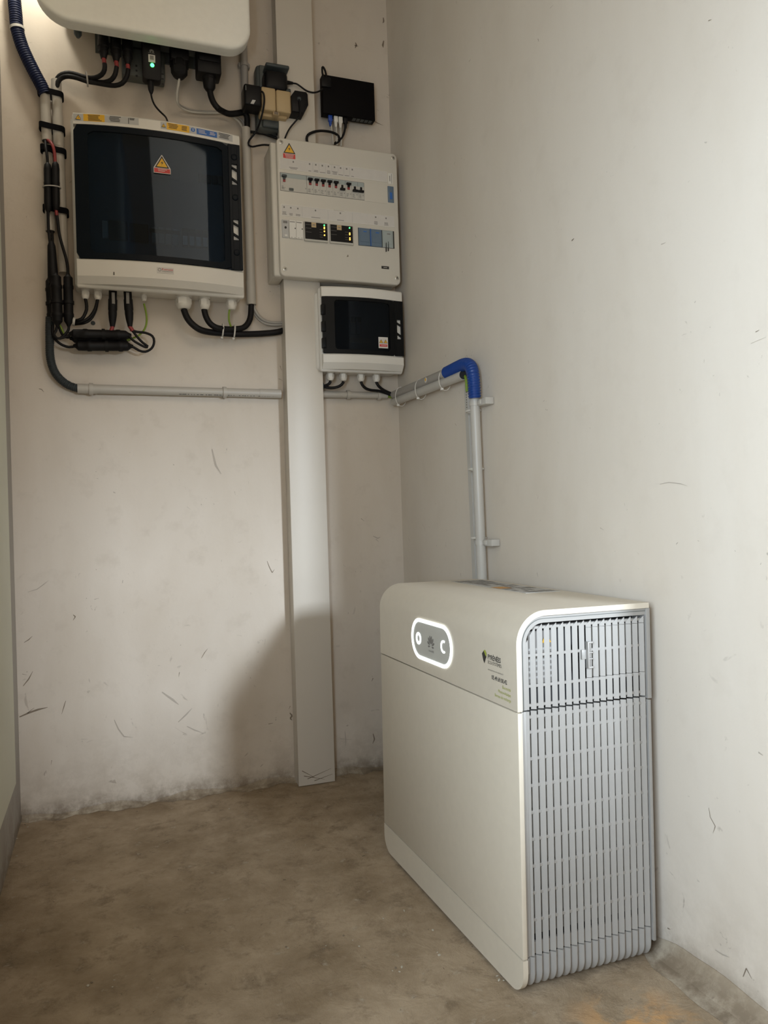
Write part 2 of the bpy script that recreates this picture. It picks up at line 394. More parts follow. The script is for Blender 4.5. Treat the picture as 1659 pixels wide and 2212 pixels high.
# scuffs and chips in the plaster, each a sliver a fraction of a millimetre proud
wb = D.objects['wall_back']; wr = D.objects['wall_right']
def scuff(pts, wd, parent, plane, m='stain'):
    pts = [Vector(p) for p in pts]; mb = MB(); n = len(pts)
    for i in range(n-1):
        d = (pts[i+1]-pts[i])
        d.normalize(); nn = Vector((0,1,0)) if plane == 'B' else Vector((1,0,0)); s = d.cross(nn)
        wd *= 1; w0 = .7*wd*(.35+.65*math.sin(math.pi*(i+.3)/n)); w1 = .7*wd*(.35+.65*math.sin(math.pi*(i+1.3)/n)) if i < n-2 else wd*.15
        mb.add([pts[i]-s*w0, pts[i]+s*w0, pts[i+1]+s*w1, pts[i+1]-s*w1], [(0,1,2,3)])
    return mb.build('scuff_mark', m, parent, smooth=False)
for pts, wd, m in (
    ([(-1.0603,1.1352,0.2683),(-1.0383,1.1352,0.2765),(-1.0162,1.1352,0.2824),(-0.9929,1.1352,0.2857)], .0035, 'stain'), ([(-1.0405,1.1352,0.2767),(-1.0249,1.1352,0.2881)], .002, 'stain'), ([(-1.051,1.1352,0.3783),(-1.0402,1.1352,0.3748)], .0012, 'stain'),
    ([(-1.0496,1.1352,0.3471),(-1.0361,1.1352,0.3637),(-1.0258,1.1352,0.383)], .0018, 'stain'), ([(-0.949,1.1352,0.2978),(-0.9539,1.1352,0.2825),(-0.96,1.1352,0.2638)], .0015, 'stain'),
    ([(-0.8301,1.1352,0.2338),(-0.8203,1.1352,0.2079),(-0.8067,1.1352,0.1863),(-0.7832,1.1352,0.1808)], .0022, 'stainl'), ([(-0.7053,1.1352,0.2949),(-0.6766,1.1352,0.2703),(-0.6622,1.1352,0.2559)], .004, 'stainl'), ([(-0.6647,1.1352,0.2079),(-0.6431,1.1352,0.2257),(-0.6265,1.1352,0.2417)], .003, 'stainl'),
    ([(-0.6416,1.1352,0.1936),(-0.6219,1.1352,0.1809),(-0.5971,1.1352,0.1689)], .0025, 'stainl'), ([(-0.4049,1.1352,0.6389),(-0.3987,1.1352,0.6212),(-0.3911,1.1352,0.6049),(-0.3841,1.1352,0.6138)], .0014, 'stain'),
    ([(-0.9251,1.1352,0.5222),(-0.9196,1.1352,0.5169),(-0.9255,1.1352,0.5076)], .0018, 'stain'), ([(-1.0326,1.1352,0.5888),(-1.0105,1.1352,0.5946),(-0.9936,1.1352,0.6069),(-0.9823,1.1352,0.6159)], .0014, 'stainl'), ([(-1.0446,1.1352,0.459),(-1.0335,1.1352,0.4653),(-1.0246,1.1352,0.4741)], .0014, 'stain'),
    ([(-0.5974,1.1352,0.3774),(-0.5882,1.1352,0.3921),(-0.579,1.1352,0.4029)], .0012, 'stain'), ([(-0.6572,1.1352,0.3446),(-0.66,1.1352,0.3322)], .0014, 'stain'), ([(-0.4149,1.1352,0.1727),(-0.4015,1.1352,0.1737)], .0022, 'stain'),
    ([(-0.352,1.1352,0.1972),(-0.3454,1.1352,0.1884),(-0.3511,1.1352,0.181),(-0.3459,1.1352,0.175)], .0035, 'stain'), ([(-0.35,1.1352,0.217),(-0.3544,1.1352,0.2081)], .002, 'stain'), ([(-0.0998,1.1352,0.1055),(-0.0959,1.1352,0.0884),(-0.1022,1.1352,0.0753)], .0030, 'stain'),
    ([(-0.0944,1.1352,0.2716),(-0.0991,1.1352,0.2624)], .0030, 'stain'), ([(-0.0804,1.1352,0.6986),(-0.0658,1.1352,0.691),(-0.0568,1.1352,0.6949)], .0030, 'stainl'), ([(-0.0718,1.1352,0.6885),(-0.0632,1.1352,0.6811)], .0030, 'stainl'), ([(-0.1169,1.1352,0.7527),(-0.1069,1.1352,0.7441)], .0016, 'stain'),
    ([(-0.0879,1.1352,2.1935),(-0.0852,1.1352,2.1855),(-0.09,1.1352,2.1762)], .0035, 'stain'), ([(-0.0912,1.1352,2.1844),(-0.0794,1.1352,2.1837)], .003, 'stain'), ([(0.0047,1.1352,2.2875),(0.0058,1.1352,2.2763),(0.0026,1.1352,2.2699)], .0035, 'stain'), ([(0.0038,1.1352,2.2159),(0.0003,1.1352,2.201),(0.0016,1.1352,2.1941)], .0042, 'stain'),
    ([(-0.9865,1.1352,0.1474),(-0.989,1.1352,0.1357)], .0014, 'stain'), ([(-0.9133,1.1352,0.1924),(-0.8973,1.1352,0.1904)], .0016, 'stainl'), ([(-0.8715,1.1352,0.559),(-0.8598,1.1352,0.562)], .0011, 'stain'), ([(-0.8659,1.1352,0.6389),(-0.8636,1.1352,0.6376)], .0016, 'stain'),
    ([(-0.8921,1.1352,0.5641),(-0.8898,1.1352,0.5627)], .0014, 'stain'), ([(-0.9928,1.1352,1.1179),(-0.9862,1.1352,1.1169),(-0.9808,1.1352,1.1097)], .0012, 'stain'), ([(-0.3499,1.1352,1.2032),(-0.3462,1.1352,1.1899)], .0016, 'stain'), ([(-0.3551,1.1352,1.1653),(-0.3444,1.1352,1.1603)], .0016, 'stain'),
    ([(-0.0478,1.1352,1.9686),(-0.0242,1.1352,1.9579),(-0.0063,1.1352,1.9534)], .0016, 'stain'), ([(-0.6244,1.1352,0.7999),(-0.6146,1.1352,0.7919)], .0012, 'stainl'), ([(-0.5514,1.1352,0.9608),(-0.5424,1.1352,0.9152),(-0.5277,1.1352,0.8903)], .004, 'stainl'),
    ([(-0.1878,1.1352,0.1234),(-0.1859,1.1352,0.0957),(-0.1878,1.1352,0.0795)], .002, 'stainl'), ([(-0.2028,1.1352,0.1033),(-0.1671,1.1352,0.0961)], .0018, 'stainl')):
    scuff(pts, wd, wb, 'B', m)
for pts, wd, m in (
    ([(0.0285,0.2147,1.2811),(0.0286,0.207,1.2829)], .0030, 'stain'), ([(0.0322,-0.0325,1.189),(0.0324,-0.0434,1.1883)], .0014, 'stainl'), ([(0.034,-0.1499,1.4869),(0.0341,-0.1563,1.485)], .0014, 'stain'), ([(0.0271,0.3092,1.7325),(0.0271,0.3061,1.7249)], .0016, 'stain'),
    ([(0.0226,0.6115,1.8567),(0.0227,0.6017,1.8568)], .0012, 'stain'), ([(0.0278,0.2625,1.7665),(0.028,0.2493,1.7656)], .0012, 'stainl'), ([(0.0319,-0.01,0.7948),(0.0322,-0.0321,0.7967),(0.0326,-0.0586,0.793),(0.0328,-0.0738,0.7885)], .0009, 'stainl'),
    ([(0.035,-0.2174,1.0007),(0.0351,-0.224,1.0018)], .0012, 'stain'), ([(0.0347,-0.1967,0.3986),(0.0348,-0.2047,0.3962)], .003, 'stainl'), ([(0.0332,-0.0962,0.2846),(0.0332,-0.0985,0.2709),(0.0334,-0.1085,0.2602),(0.0333,-0.1032,0.2475)], .0009, 'stain'),
    ([(0.0332,-0.0997,0.0652),(0.0334,-0.1138,0.0653),(0.0337,-0.1278,0.0683)], .0018, 'stainl'), ([(0.034,-0.1538,0.053),(0.0341,-0.1606,0.069),(0.0343,-0.1704,0.0586)], .0014, 'stain'), ([(0.0316,0.0072,0.047),(0.0317,0.0005,0.048)], .0024, 'stain'),
    ([(0.0261,0.379,0.6253),(0.0261,0.3759,0.6166)], .0012, 'stain'), ([(0.0206,0.7453,0.6037),(0.0206,0.7434,0.593)], .0012, 'stain'), ([(0.0205,0.75,0.9914),(0.0206,0.7424,0.9845)], .0012, 'stain'), ([(0.0294,0.1555,0.7218),(0.0296,0.1446,0.7175)], .0016, 'stainl'),
    ([(0.0252,0.4393,0.5676),(0.0252,0.4339,0.561)], .0010, 'stain'), ([(0.0349,-0.2086,0.9862),(0.0353,-0.2354,0.9893)], .0006, 'stainl')):
    scuff(pts, wd, wr, 'R', m)

# ------------------------------------------------------------------ vertical trunking
tr = thing('cable_trunking', (-.292, 1.10, 0), 'tall cream plastic cable trunking running from floor up the back wall', 'trunking')
MB().box(-.343, -.241, 1.090, 1.1358, .001, 2.615).build('channel', 'trunk', tr)
MB().rbox(-.3455, -.2385, 1.076, 1.0895, .0015, 2.615, .002).build('cover', 'trunk', tr)
tr2 = D.objects['cover']
for a, b in (((-.33,.03),(-.27,.012)), ((-.32,.02),(-.25,.04)), ((-.335,.045),(-.30,.022)), ((-.30,.012),(-.246,.024))):
    sc = MB(); p = Vector((a[0],1.0755,a[1])); q = Vector((b[0],1.0755,b[1])); s_ = (q-p).normalized().cross(Vector((0,1,0)))*.0011
    sc.add([p-s_, p+s_, q+s_*.3, q-s_*.3], [(0,1,2,3)]); sc.build('scuff_mark', 'stain', tr2, smooth=False)

# ------------------------------------------------------------------ battery cabinet (local frame, slight lean)
bat = thing('battery_cabinet', (0,0,0), 'cream home battery cabinet on the floor with silver slatted side and glowing oval display', 'battery')
ZS, ZL, ZT, LB, WB = .4416, .0599, .5975, .59, .255
def arc_curve(off, z0):
    # outline of the top cover section (x,z) inset by off, from front seam to the wall side
    P = [(-WB+off, z0)]; R = .052-off; cx, cz = -WB+.052, ZT-.052
    for i in range(13):
        a = math.radians(180-90*i/12); P.append((cx+R*math.cos(a), cz+R*math.sin(a)))
    P.append((-.0005, ZT-off)); return P
o_ = arc_curve(0, ZS+.0012); i_ = arc_curve(.0088, ZS+.0012)
MB().prism(o_+i_[::-1], 1, -.0035, LB).build('top_cover', 'cream', bat, angle=.35)
# front panel, thin shell with softened near edge
mb = MB().rbox(-WB, -WB+.0088, -.0035, LB, ZL+.0010, ZS-.0012, .0015, 2); mb.build('front_panel', 'cream', bat)
# base skirt: outline in (y,z) with rounded lower corners
MB().prism(rrect(-.0035, LB, .002, ZL-.0006, [.036, .036, 0, 0], 8), 0, -WB, -WB+.0088).build('base_skirt', 'cream', bat, angle=.5)
MB().box(-WB+.0092, -.002, .03, LB-.004, .012, .058).build('base_tray', 'dark', bat)
# inner bodies
mb = MB().box(-WB+.0105, -.003, .036, LB-.002, ZS+.002, ZT-.062); mb.box(-WB+.045, -.003, .036, LB-.002, ZT-.062, ZT-.0095); mb.build('control_case', 'dark', bat)
MB().box(-WB+.0105, -.003, .0135, LB-.002, ZL+.028, ZS-.012).build('battery_module', 'silverlow', bat)
MB().box(-WB+.0105, -.003, .030, LB-.002, ZL-.002, ZL+.026).build('module_foot', 'dark', bat)
# back rail on the wall side
MB().rbox(-.0045, .0035, -.001, LB, ZS-.004, ZT-.009, .001).build('wall_rail', 'silver', bat)
MB().rbox(-.0045, .0015, -.001, LB, .036, ZS-.006, .001).build('wall_rail', 'silver', bat)
# silver border of the grille
o2 = arc_curve(.0094, ZS+.0012); i2 = arc_curve(.0205, ZS+.0012)
MB().prism(o2+i2[::-1], 1, .0018, .014).build('grille_border', 'silver', bat, angle=.35)
o3 = arc_curve(.0135, ZS+.0012); i3 = arc_curve(.0143, ZS+.0012)
MB().prism(o3+i3[::-1], 1, .0012, .0020).build('border_lip', 'darkgrey2', bat)
for k, (xa, xb, yy) in enumerate(((-.2456, -.2410, .0012), (-.2405, -.2352, .0025))):
    MB().rbox(xa, xb, yy, .013, ZL+.001, ZS-.0012, .0006).build('border_strip', 'silver', bat)
PITCH_S = .01312
def slat_profile(xr_, wd=.0068):
    xl = xr_-wd
    return [(xl, .0054), (xr_, .0004), (xr_+.0003, .0026), (xl+.0008, .0070)]
def inner_top(x):
    R = .052-.0205; cx, cz = -WB+.052, ZT-.052
    if x < cx:
        t = max(0, R*R-(x-cx)**2); return cz+math.sqrt(t)
    return ZT-.0205
NS = 18
for k in range(NS):
    xr_ = -.2318+k*PITCH_S; xl = xr_-.0058; pr = slat_profile(xr_)
    zt = [min(inner_top(max(x, -WB+.0212)), ZT-.0205)-(.0095 if i in (0,3) else .0012) for i, (x, y) in enumerate(pr)]
    if k == 0: zt = [min(z, inner_top(-.2327)-.004) for z in zt]; zt[0] = zt[3] = zt[1]-.012
    segs = [(ZS+.0014, None)]
    if k >= 9: segs = [(ZS+.0014, ZS+.0405), (ZS+.0413, ZT-.0340), (ZT-.0334, None)]
    for z0, z1 in segs:
        vs = [(x,y,z0) for x,y in pr]+[(x,y,(zt[i] if z1 is None else z1)) for i,(x,y) in enumerate(pr)]
        MB().add(vs, [(3,2,1,0),(4,5,6,7),(0,1,5,4),(1,2,6,5),(2,3,7,6),(3,0,4,7)]).build('slat', 'silver', bat, smooth=False)
    pr = slat_profile(xr_, .0076)
    vs = [(x,y,ZL+.0012) for x,y in pr]+[(x,y,ZS-.0012) for x,y in pr]
    MB().add(vs, [(3,2,1,0),(4,5,6,7),(0,1,5,4),(1,2,6,5),(2,3,7,6),(3,0,4,7)]).build('slat', 'silver', bat, smooth=False)
    # fin of the base, curling under the bottom edge
    path = [(0,ZL-.0008,0),(0,.034,0)]+[(.033-.033*math.cos(math.radians(a)), .034-.031*math.sin(math.radians(a)), a) for a in range(10,91,10)]+[(.06,.003,90)]
    pb = [(xr_-.0074, .0072), (xr_-.0058, .0054), (xr_-.0012, .0006), (xr_, .0004), (xr_+.0014, .0014), (xr_+.0056, .0070), (xr_, .012)]
    vs = []; n = len(pb)
    for (py, pz, a) in path:
        ca, sa = math.cos(math.radians(a)), math.sin(math.radians(a))
        for x, d in pb: vs.append((x, py+d*ca, pz+d*sa))
    fs = [tuple(range(n))[::-1], tuple(range((len(path)-1)*n, len(path)*n))]
    for i in range(len(path)-1):
        for j in range(n): fs.append((i*n+j, i*n+(j+1)%n, (i+1)*n+(j+1)%n, (i+1)*n+j))
    MB().add(vs, fs).build('base_fin', 'silver', bat, angle=.5)
MB().rbox(-.2460, -.2395, .002, .05, .034, ZL-.001, .001).build('border_strip', 'silver', bat)
# crossbars tying the slats, split per row
for z in [ZS-.0345-.0418*i for i in range(8)]+[ZS-.011]:
    MB().rbox(-.2352, -.004, .0040, .0118, z-.0026, z+.0026, .0008, 1).build('crossbar', 'silver', bat)
for z in (ZS+.007, ZS+.037, ZS+.085, ZS+.128):
    MB().rbox(-.2352+(.01 if z > ZS+.12 else 0), -.004, .0046, .0118, z-.0024, z+.0024, .0008, 1).build('crossbar', 'silver', bat)
MB().rbox(-.2352, -.004, .0062, .0118, ZL+.001, ZL+.020, .0008, 1).build('crossbar', 'silver', bat)
# closed backs behind the right half of the upper grille and parts seen between slats
MB().box(-.115, -.004, .0125, .0135, ZS+.040, ZT-.034).build('access_door_back', 'silverlow', bat)
MB().box(-.2195, -.165, .0325, .0335, ZS+.034, ZS+.118).build('rating_label', 'inkgrey', bat)
for i in range(6): MB().box(-.2185, -.168, .0318, .0324, ZS+.042+i*.009, ZS+.0455+i*.009).build('label_print', 'greylab', D.objects['rating_label'], smooth=False)
MB().add([(-.187,.0316,ZS+.098),(-.169,.0316,ZS+.098),(-.178,.0316,ZS+.114)], [(0,1,2)]).build('warning_triangle', 'yellow', D.objects['rating_label'], smooth=False)
# latch on the access door
lt = MB().rbox(-.1235, -.1205, -.0045, .004, .4985, .5415, .0008); lt.rbox(-.1205, -.1130, -.0038, -.0010, .5385, .5415, .0006); lt.rbox(-.1205, -.1130, -.0038, -.0010, .4985, .5015, .0006)
lt.rbox(-.1205, -.1130, -.0028, .0012, .5225, .5245, .0006); lt.rbox(-.1205, -.1130, -.0028, .0012, .5125, .5145, .0006)
lt.rbox(-.1320, -.1235, .0004, .004, .5130, .5285, .0008); lo = lt.build('latch', 'silver', bat)
# display pod on the front face
dy0, dy1 = .2198, .4055
YC, ZC = .3130, .5055
def capsule(g): return rrect(dy0+g, dy1-g, .4655+g, .5460-g, max(.002, .0400-g), 10)
disp = MB().prism(capsule(.001), 0, -WB-.0008, -WB+.001).build('display', 'display', bat)
ring(capsule(0), capsule(.0066), 0, -WB-.0020, -WB-.0004).build('light_ring', 'glow', disp, smooth=False)
def circ(cy, cz, r, n=24, a0=0, a1=360): return [(cy+r*math.cos(math.radians(a0+(a1-a0)*i/n)), cz+r*math.sin(math.radians(a0+(a1-a0)*i/n))) for i in range(n)]
ring(circ(.3715,.5055,.0120), circ(.3715,.5055,.0070), 0, -WB-.0018, -WB-.0006).build('status_icon', 'glow', disp, smooth=False)
# open ring icon on the near side: an arc of segments
mb = MB()
for i in range(10):
    a0 = 65+i*23.5; a1 = a0+20.5
    q = [(.2560+r*math.cos(math.radians(a)), .5055+r*math.sin(math.radians(a))) for r, a in ((.0085,a0),(.0120,a0),(.0120,a1),(.0085,a1))]
    mb.prism([(2*.2560-u, v) for u, v in q], 0, -WB-.0018, -WB-.0006)
mb.build('status_icon', 'glow', disp, smooth=False)
mb = MB()
def petals(mb, cy, cz, s, plane):
    # eight leaf-shaped petals fanned around a point, as on the emblem
    for k, (ang, ln, wd) in enumerate(((11, 1.0, .115), (35, .96, .115), (62, .84, .105), (92, .60, .085))):
        for sg in (1, -1):
            a = math.radians(90-ang*sg); d = (math.cos(a), math.sin(a)); nn = (-d[1], d[0])
            out = []
            for t, w_ in ((.26,0),(.45,.55),(.70,1),(.88,.8),(1,0),(.88,-.8),(.70,-1),(.45,-.55)):
                out.append((cy-sg*0+(d[0]*t*ln+nn[0]*w_*wd)*s, cz+(d[1]*t*ln+nn[1]*w_*wd)*s))
            plane(mb, out)
petals(mb, .3130, .4970, .0215, lambda b_, o: b_.prism(o, 0, -WB-.0014, -WB-.0006))
mb.build('emblem', 'inkgrey', disp, smooth=False)
text('emblem_text', 'HUAWEI', .0062, (-WB-.0012, .3235, .4865), 'inkgrey', disp, (0,-1,0), (0,0,1))
# printed installer mark on the front
F0 = -WB-.0005
lg = MB(); lg.add([(F0,.1075,.5165),(F0,.1010,.5225),(F0,.0925,.5130),(F0,.0955,.5090),(F0,.0995,.5010),(F0,.1035,.5060)], [(0,1,2,3,4,5)]); lg.build('printed_mark', 'ink', bat, smooth=False)
lg = MB(); lg.add([(F0-.0002,.1010,.5225),(F0-.0002,.0960,.5245),(F0-.0002,.0912,.5190),(F0-.0002,.0925,.5130),(F0-.0002,.0965,.5165)], [(0,1,2,3,4)]); lg.build('printed_mark', 'inkgreen', bat, smooth=False)
U = (0,-1,0); V = (0,0,1)
text('printed_text', 'PYRÉNÉES', .0112, (F0, .0880, .5105), 'ink', bat, U, V, .86, bold=.0002)
text('printed_text', 'ÉCO-SYSTÈMES', .0078, (F0, .0880, .5030), 'ink', bat, U, V, .86)
text('printed_text', 'www.pyrenees-eco-systemes.fr', .0040, (F0, .0880, .4925), 'inkgrey', bat, U, V, 1.0)
text('printed_text', '05.49.69.00.42', .0098, (F0, .0760, .4795), 'ink', bat, U, V, .86, bold=.00015)
for i, s_ in enumerate(('Électricité', 'Photovoltaïque', 'Bornes de recharge')):
    text('printed_text', s_, .0072, (F0, .0155, .4705-.0085*i), 'inkgreen', bat, U, V, .9, 'RIGHT')
# rating label on the top
tl = MB().box(-.0900, -.0130, .235, .560, ZT-.0005, ZT+.0006).build('top_label', 'greylab', bat)
mb = MB()
for i in range(9):
    for j in range(6):
        if random.random() < .8: mb.box(-.087+j*.0122, -.087+j*.0122+.0085+random.random()*.002, .246+i*.034, .246+i*.034+.016+random.random()*.012, ZT+.0007, ZT+.0009)
mb.build('label_print', 'inkgrey', tl, smooth=False)
MB().box(-.0895, -.062, .335, .372, ZT+.0010, ZT+.0013).build('orange_sticker', 'mortar', tl, smooth=False)
bat.rotation_euler = (.0032, .010, .0198)
bat.location = (0, 0, .001)

# ------------------------------------------------------------------ shared small builders
def warning_tri(parent, cx, cz, s, y, name='warning_triangle', dx=0):
    # yellow triangle, black edge, black flash; faces -y
    h = s*.87
    MB().prism([(cx-s/2,cz-h/2),(cx+s/2,cz-h/2),(cx,cz+h/2)], 1, y-.0005, y).build(name, 'ink', parent, smooth=False)
    k = .76; t = MB().prism([(cx-s/2*k,cz-h/2*k-h*.04),(cx+s/2*k,cz-h/2*k-h*.04),(cx,cz+h/2*k-h*.06)], 1, y-.0009, y-.0004); o = t.build('warning_field', 'yellow', parent, smooth=False)
    z = cz-h*.10; q = s*.10
    MB().prism([(cx+q*.5,z+q*1.8),(cx-q*.9,z-q*.2),(cx+q*.1,z-q*.1),(cx-q*.5,z-q*2),(cx+q*.9,z+q*.5),(cx-q*.1,z+q*.4)], 1, y-.0012, y-.0008).build('flash', 'ink', o, smooth=False)
def lines(parent, x0, x1, z, y, n, gap, m='ink', h=.0014, jit=.25, ux=None, name='label_print'):
    mb = MB()
    for i in range(n):
        a = x0+(x1-x0)*jit*random.random()*.5; b = x1-(x1-x0)*jit*random.random()
        mb.box(a, b, y-.0004, y, z-i*gap-h, z-i*gap)
    return mb.build(name, m, parent, smooth=False)
def gland(x, y, z, r, h, parent, m='box', name='cable_gland'):
    # hangs below z: flange, hexagon nut, domed cap
    g = MB().lathe((x,y,z), (x,y,z-h), [(0, r*1.0), (h*.18, r*1.0), (h*.20, r*.82), (h*.30, r*.82)], 18).build(name, m, parent)
    MB().lathe((x,y,z-h*.28), (x,y,z-h), [(0, r*1.0), (h*.40, r*1.0)], 6).build('hex_nut', m, g, smooth=False)
    MB().lathe((x,y,z-h*.66), (x,y,z-h), [(0, r*.95), (h*.14, r*.90), (h*.28, r*.74), (h*.34, r*.60)], 18).build('dome_cap', m, g)
    return g
def tube_thing(name, pts, r, m, label, cat, group=None, **k):
    return tag(MB().tube(pts, r, **k).build(name, m), label, cat, group)
def oval_band(name, cx, cy, z, rx, ry, h, th, m, tilt=0):
    # flat strap around things on the wall, in the x-y plane
    n = 24; vs = []; fs = []
    for i in range(n):
        a = 2*math.pi*i/n; c, s = math.cos(a), math.sin(a)
        c2 = math.copysign(abs(c)**.7, c); s2 = math.copysign(abs(s)**.7, s)
        wob = .0012*math.sin(3*a+cx*50)
        for (dr, dz) in ((0,-h/2),(th,-h/2),(th,h/2),(0,h/2)): vs.append((cx+c2*(rx+dr), cy+s2*(ry+dr), z+dz+wob+tilt*c2*rx))
    for i in range(n):
        j = (i+1) % n
        for k in range(4): fs.append((i*4+k, i*4+(k+1)%4, j*4+(k+1)%4, j*4+k))
    return MB().add(vs, fs).build(name, m, angle=.9)
def zip_tie(c, axis, ra, rb, label, group=None, m='wirew', w=.004, tail=None, name='cable_tie'):
    # slim loop round a bundle: axis = bundle direction, ra/rb half extents
    ax = Vector(axis).normalized(); y = Vector((0,1,0))
    if abs(ax.y) > .5: u = Vector((1,0,0)); u = (u-ax*u.dot(ax)).normalized()
    else: u = y
    v = ax.cross(u).normalized(); c = Vector(c); n = 24; vs = []; fs = []
    for i in range(n):
        a = 2*math.pi*i/n
        for dr, da in ((0,-w/2),(.0012,-w/2),(.0012,w/2),(0,w/2)):
            vs.append((c+u*math.cos(a)*(ra+dr)+v*math.sin(a)*(rb+dr)+ax*da)[:])
    for i in range(n):
        j = (i+1) % n
        for k in range(4): fs.append((i*4+k, i*4+(k+1)%4, j*4+(k+1)%4, j*4+k))
    root = thing(name, c, label, 'cable tie', group)
    MB().add(vs, fs).build('loop', m, root)
    if tail:
        t = c+Vector(tail); MB().rbox(t.x-.0035, t.x+.0035, t.y-.0035, t.y+.0035, t.z-.003, t.z+.003, .001).build('tie_head', m, root)
    return root
def pipe_clip(x, y, z, r, label, group, horiz=True):
    root = thing('pipe_clip', (x, y, z), label, 'pipe clip', group)
    n = 20; a0, a1 = math.radians(-35), math.radians(215); vs = []; fs = []
    for i in range(n+1):
        a = a0+(a1-a0)*i/n
        for rr, t in ((r,-.005),(r+.0028,-.005),(r+.0028,.005),(r,.005)):
            u = rr*math.cos(a); w_ = -rr*math.sin(a)     # open toward the wall
            vs.append((x+t, y+w_, z+u) if horiz else (x+u, y+w_, z+t))
    for i in range(n):
        for k in range(4): fs.append((i*4+k, i*4+(k+1)%4, (i+1)*4+(k+1)%4, (i+1)*4+k))
    fs += [(0,1,2,3), (n*4,n*4+1,n*4+2,n*4+3)]
    MB().add(vs, fs).build('hoop', 'pvc', root)
    MB().rbox(x-.006, x+.006, y+r*.5, YB-.0002, z-.006, z+.006, .001).build('foot', 'pvc', root)
    return root

# ------------------------------------------------------------------ inverter
iv = thing('solar_inverter', (-.70, YB-.09, 2.0), 'white wall inverter with rounded corners at the top of the photo, cables plugged underneath', 'inverter')
IX0, IX1, IZ0 = -.968, -.440, 2.003
MB().prism(rrect(IX0, IX1, IZ0, 2.47, [.085, .062, .06, .06], 10), 1, YB-.172, YB-.132, .010, 4).build('front_cover', 'invwhite', iv, angle=.8)
MB().prism(rrect(IX0+.045, IX1-.03, IZ0+.088, 2.45, .03, 8), 1, YB-.132, YB-.03).build('rear_body', 'darkgrey2', iv)
MB().rbox(-.805, -.515, YB-.128, YB-.05, IZ0+.030, IZ0+.10, .004).build('socket_panel', 'darkgrey', iv)
for i in range(11): MB().box(-.90+i*.042, -.896+i*.042, YB-.028, YB-.002, IZ0+.10, 2.44).build('cooling_fin', 'darkgrey2', iv, smooth=False)
MB().box(-.83, -.56, YB-.006, YB-.0005, 2.03, 2.40).build('wall_bracket', 'darkgrey2', iv)
MB().box(-.860, -.826, YB-.1728, YB-.1719, 2.073, 2.09).build('cover_label', 'greylab', iv)
kx, ky, kz = (-0.8717,1.046,2.0286)
MB().lathe((kx,ky,2.040), (kx,ky,kz-.012), [(0,.009),(.012,.010),(.022,.0095),(.030,.004)], 14).build('locking_screw', 'darkgrey', iv)
px_, py_, pz_ = (-0.7641,1.106,1.9601)
qx_, qy_, qz_ = (-0.6531,1.106,1.9787)
MB().rbox(px_, qx_, YB-.045, YB-.006, pz_, 2.035, .004).build('terminal_block', 'darkgrey2', iv)
for i, (zz) in enumerate((1.985, 1.972, 1.958)):
    MB().box(px_+.034, px_+.039, YB-.0457, YB-.0449, zz, zz+.005).build('terminal_mark', 'dark', iv, smooth=False)
    MB().box(qx_-.010, qx_-.004, YB-.0457, YB-.0449, zz-.01, zz-.007).build('terminal_mark', 'dark', iv, smooth=False)

# dongle with green light
dg = thing('wireless_dongle', (-0.6921,1.036,2.0268), 'black communication dongle glowing green under the white inverter', 'dongle')
dx0 = (-0.7157,1.036,1.9737); dx1 = (-0.6686,1.036,1.9819); dzt = (-0.6931,1.036,2.034); dzb = (-0.6962,1.036,1.9195)
MB().prism(rrect(dx0[0], dx1[0], dzb[2], dzt[2]+.03, [.010,.010,.004,.004], 6), 1, YB-.112, YB-.086, .003).build('housing', 'rubber', dg)
e = (-0.6919,1.0239,1.9746)
MB().box(e[0]-.0085, e[0]+.0085, YB-.1126, YB-.112, e[2]-.0095, e[2]+.0105).build('code_sticker', 'paper', dg)
MB().box(e[0]-.0050, e[0]+.0050, YB-.1129, YB-.1125, e[2]-.003, e[2]+.008).build('sticker_print', 'inkgrey', dg, smooth=False)
e = (-0.6912,1.0239,1.9576)
MB().lathe((e[0],YB-.112,e[2]), (e[0],YB-.116,e[2]), [(0,.0052),(.0025,.0045),(.004,.002)], 14).build('status_light', 'greenled', dg)
e = (-0.6918,1.0239,1.9965)
mb = MB(); petals(mb, e[0], e[2]-.005, .0085, lambda b_, o: b_.prism(o, 1, YB-.1126, YB-.1119)); mb.build('emblem', 'inkgrey', dg, smooth=False)
text('emblem_text', 'HUAWEI', .0042, (e[0]-.009, YB-.1124, e[2]-.0085), 'inkgrey', dg)
tube_thing('usb_cable', [(-0.6962,1.036,1.9207), (-0.6953,1.036,1.9098), (-0.6958,1.036,1.8926), (-0.6935,1.041,1.8796), (-0.6877,1.046,1.8672), (-0.6782,1.051,1.8576), (-0.667,1.061,1.8532), (-0.6555,1.086,1.8575), (-0.6483,1.116,1.8621)], .0024, 'rubber', 'thin black cable hanging from the dongle with green light', 'cable', step=.01, n=8)
D.objects['usb_cable']['category'] = 'cable'
uo = D.objects['usb_cable']; mb = MB().lathe((-0.6962,1.036,1.9207), (-0.6952,1.036,1.8927), [(0,.0078),(.012,.0080),(.022,.0072),(.030,.0045),(.033,.003)], 12)
mb.build('plug_boot', 'rubber', uo)

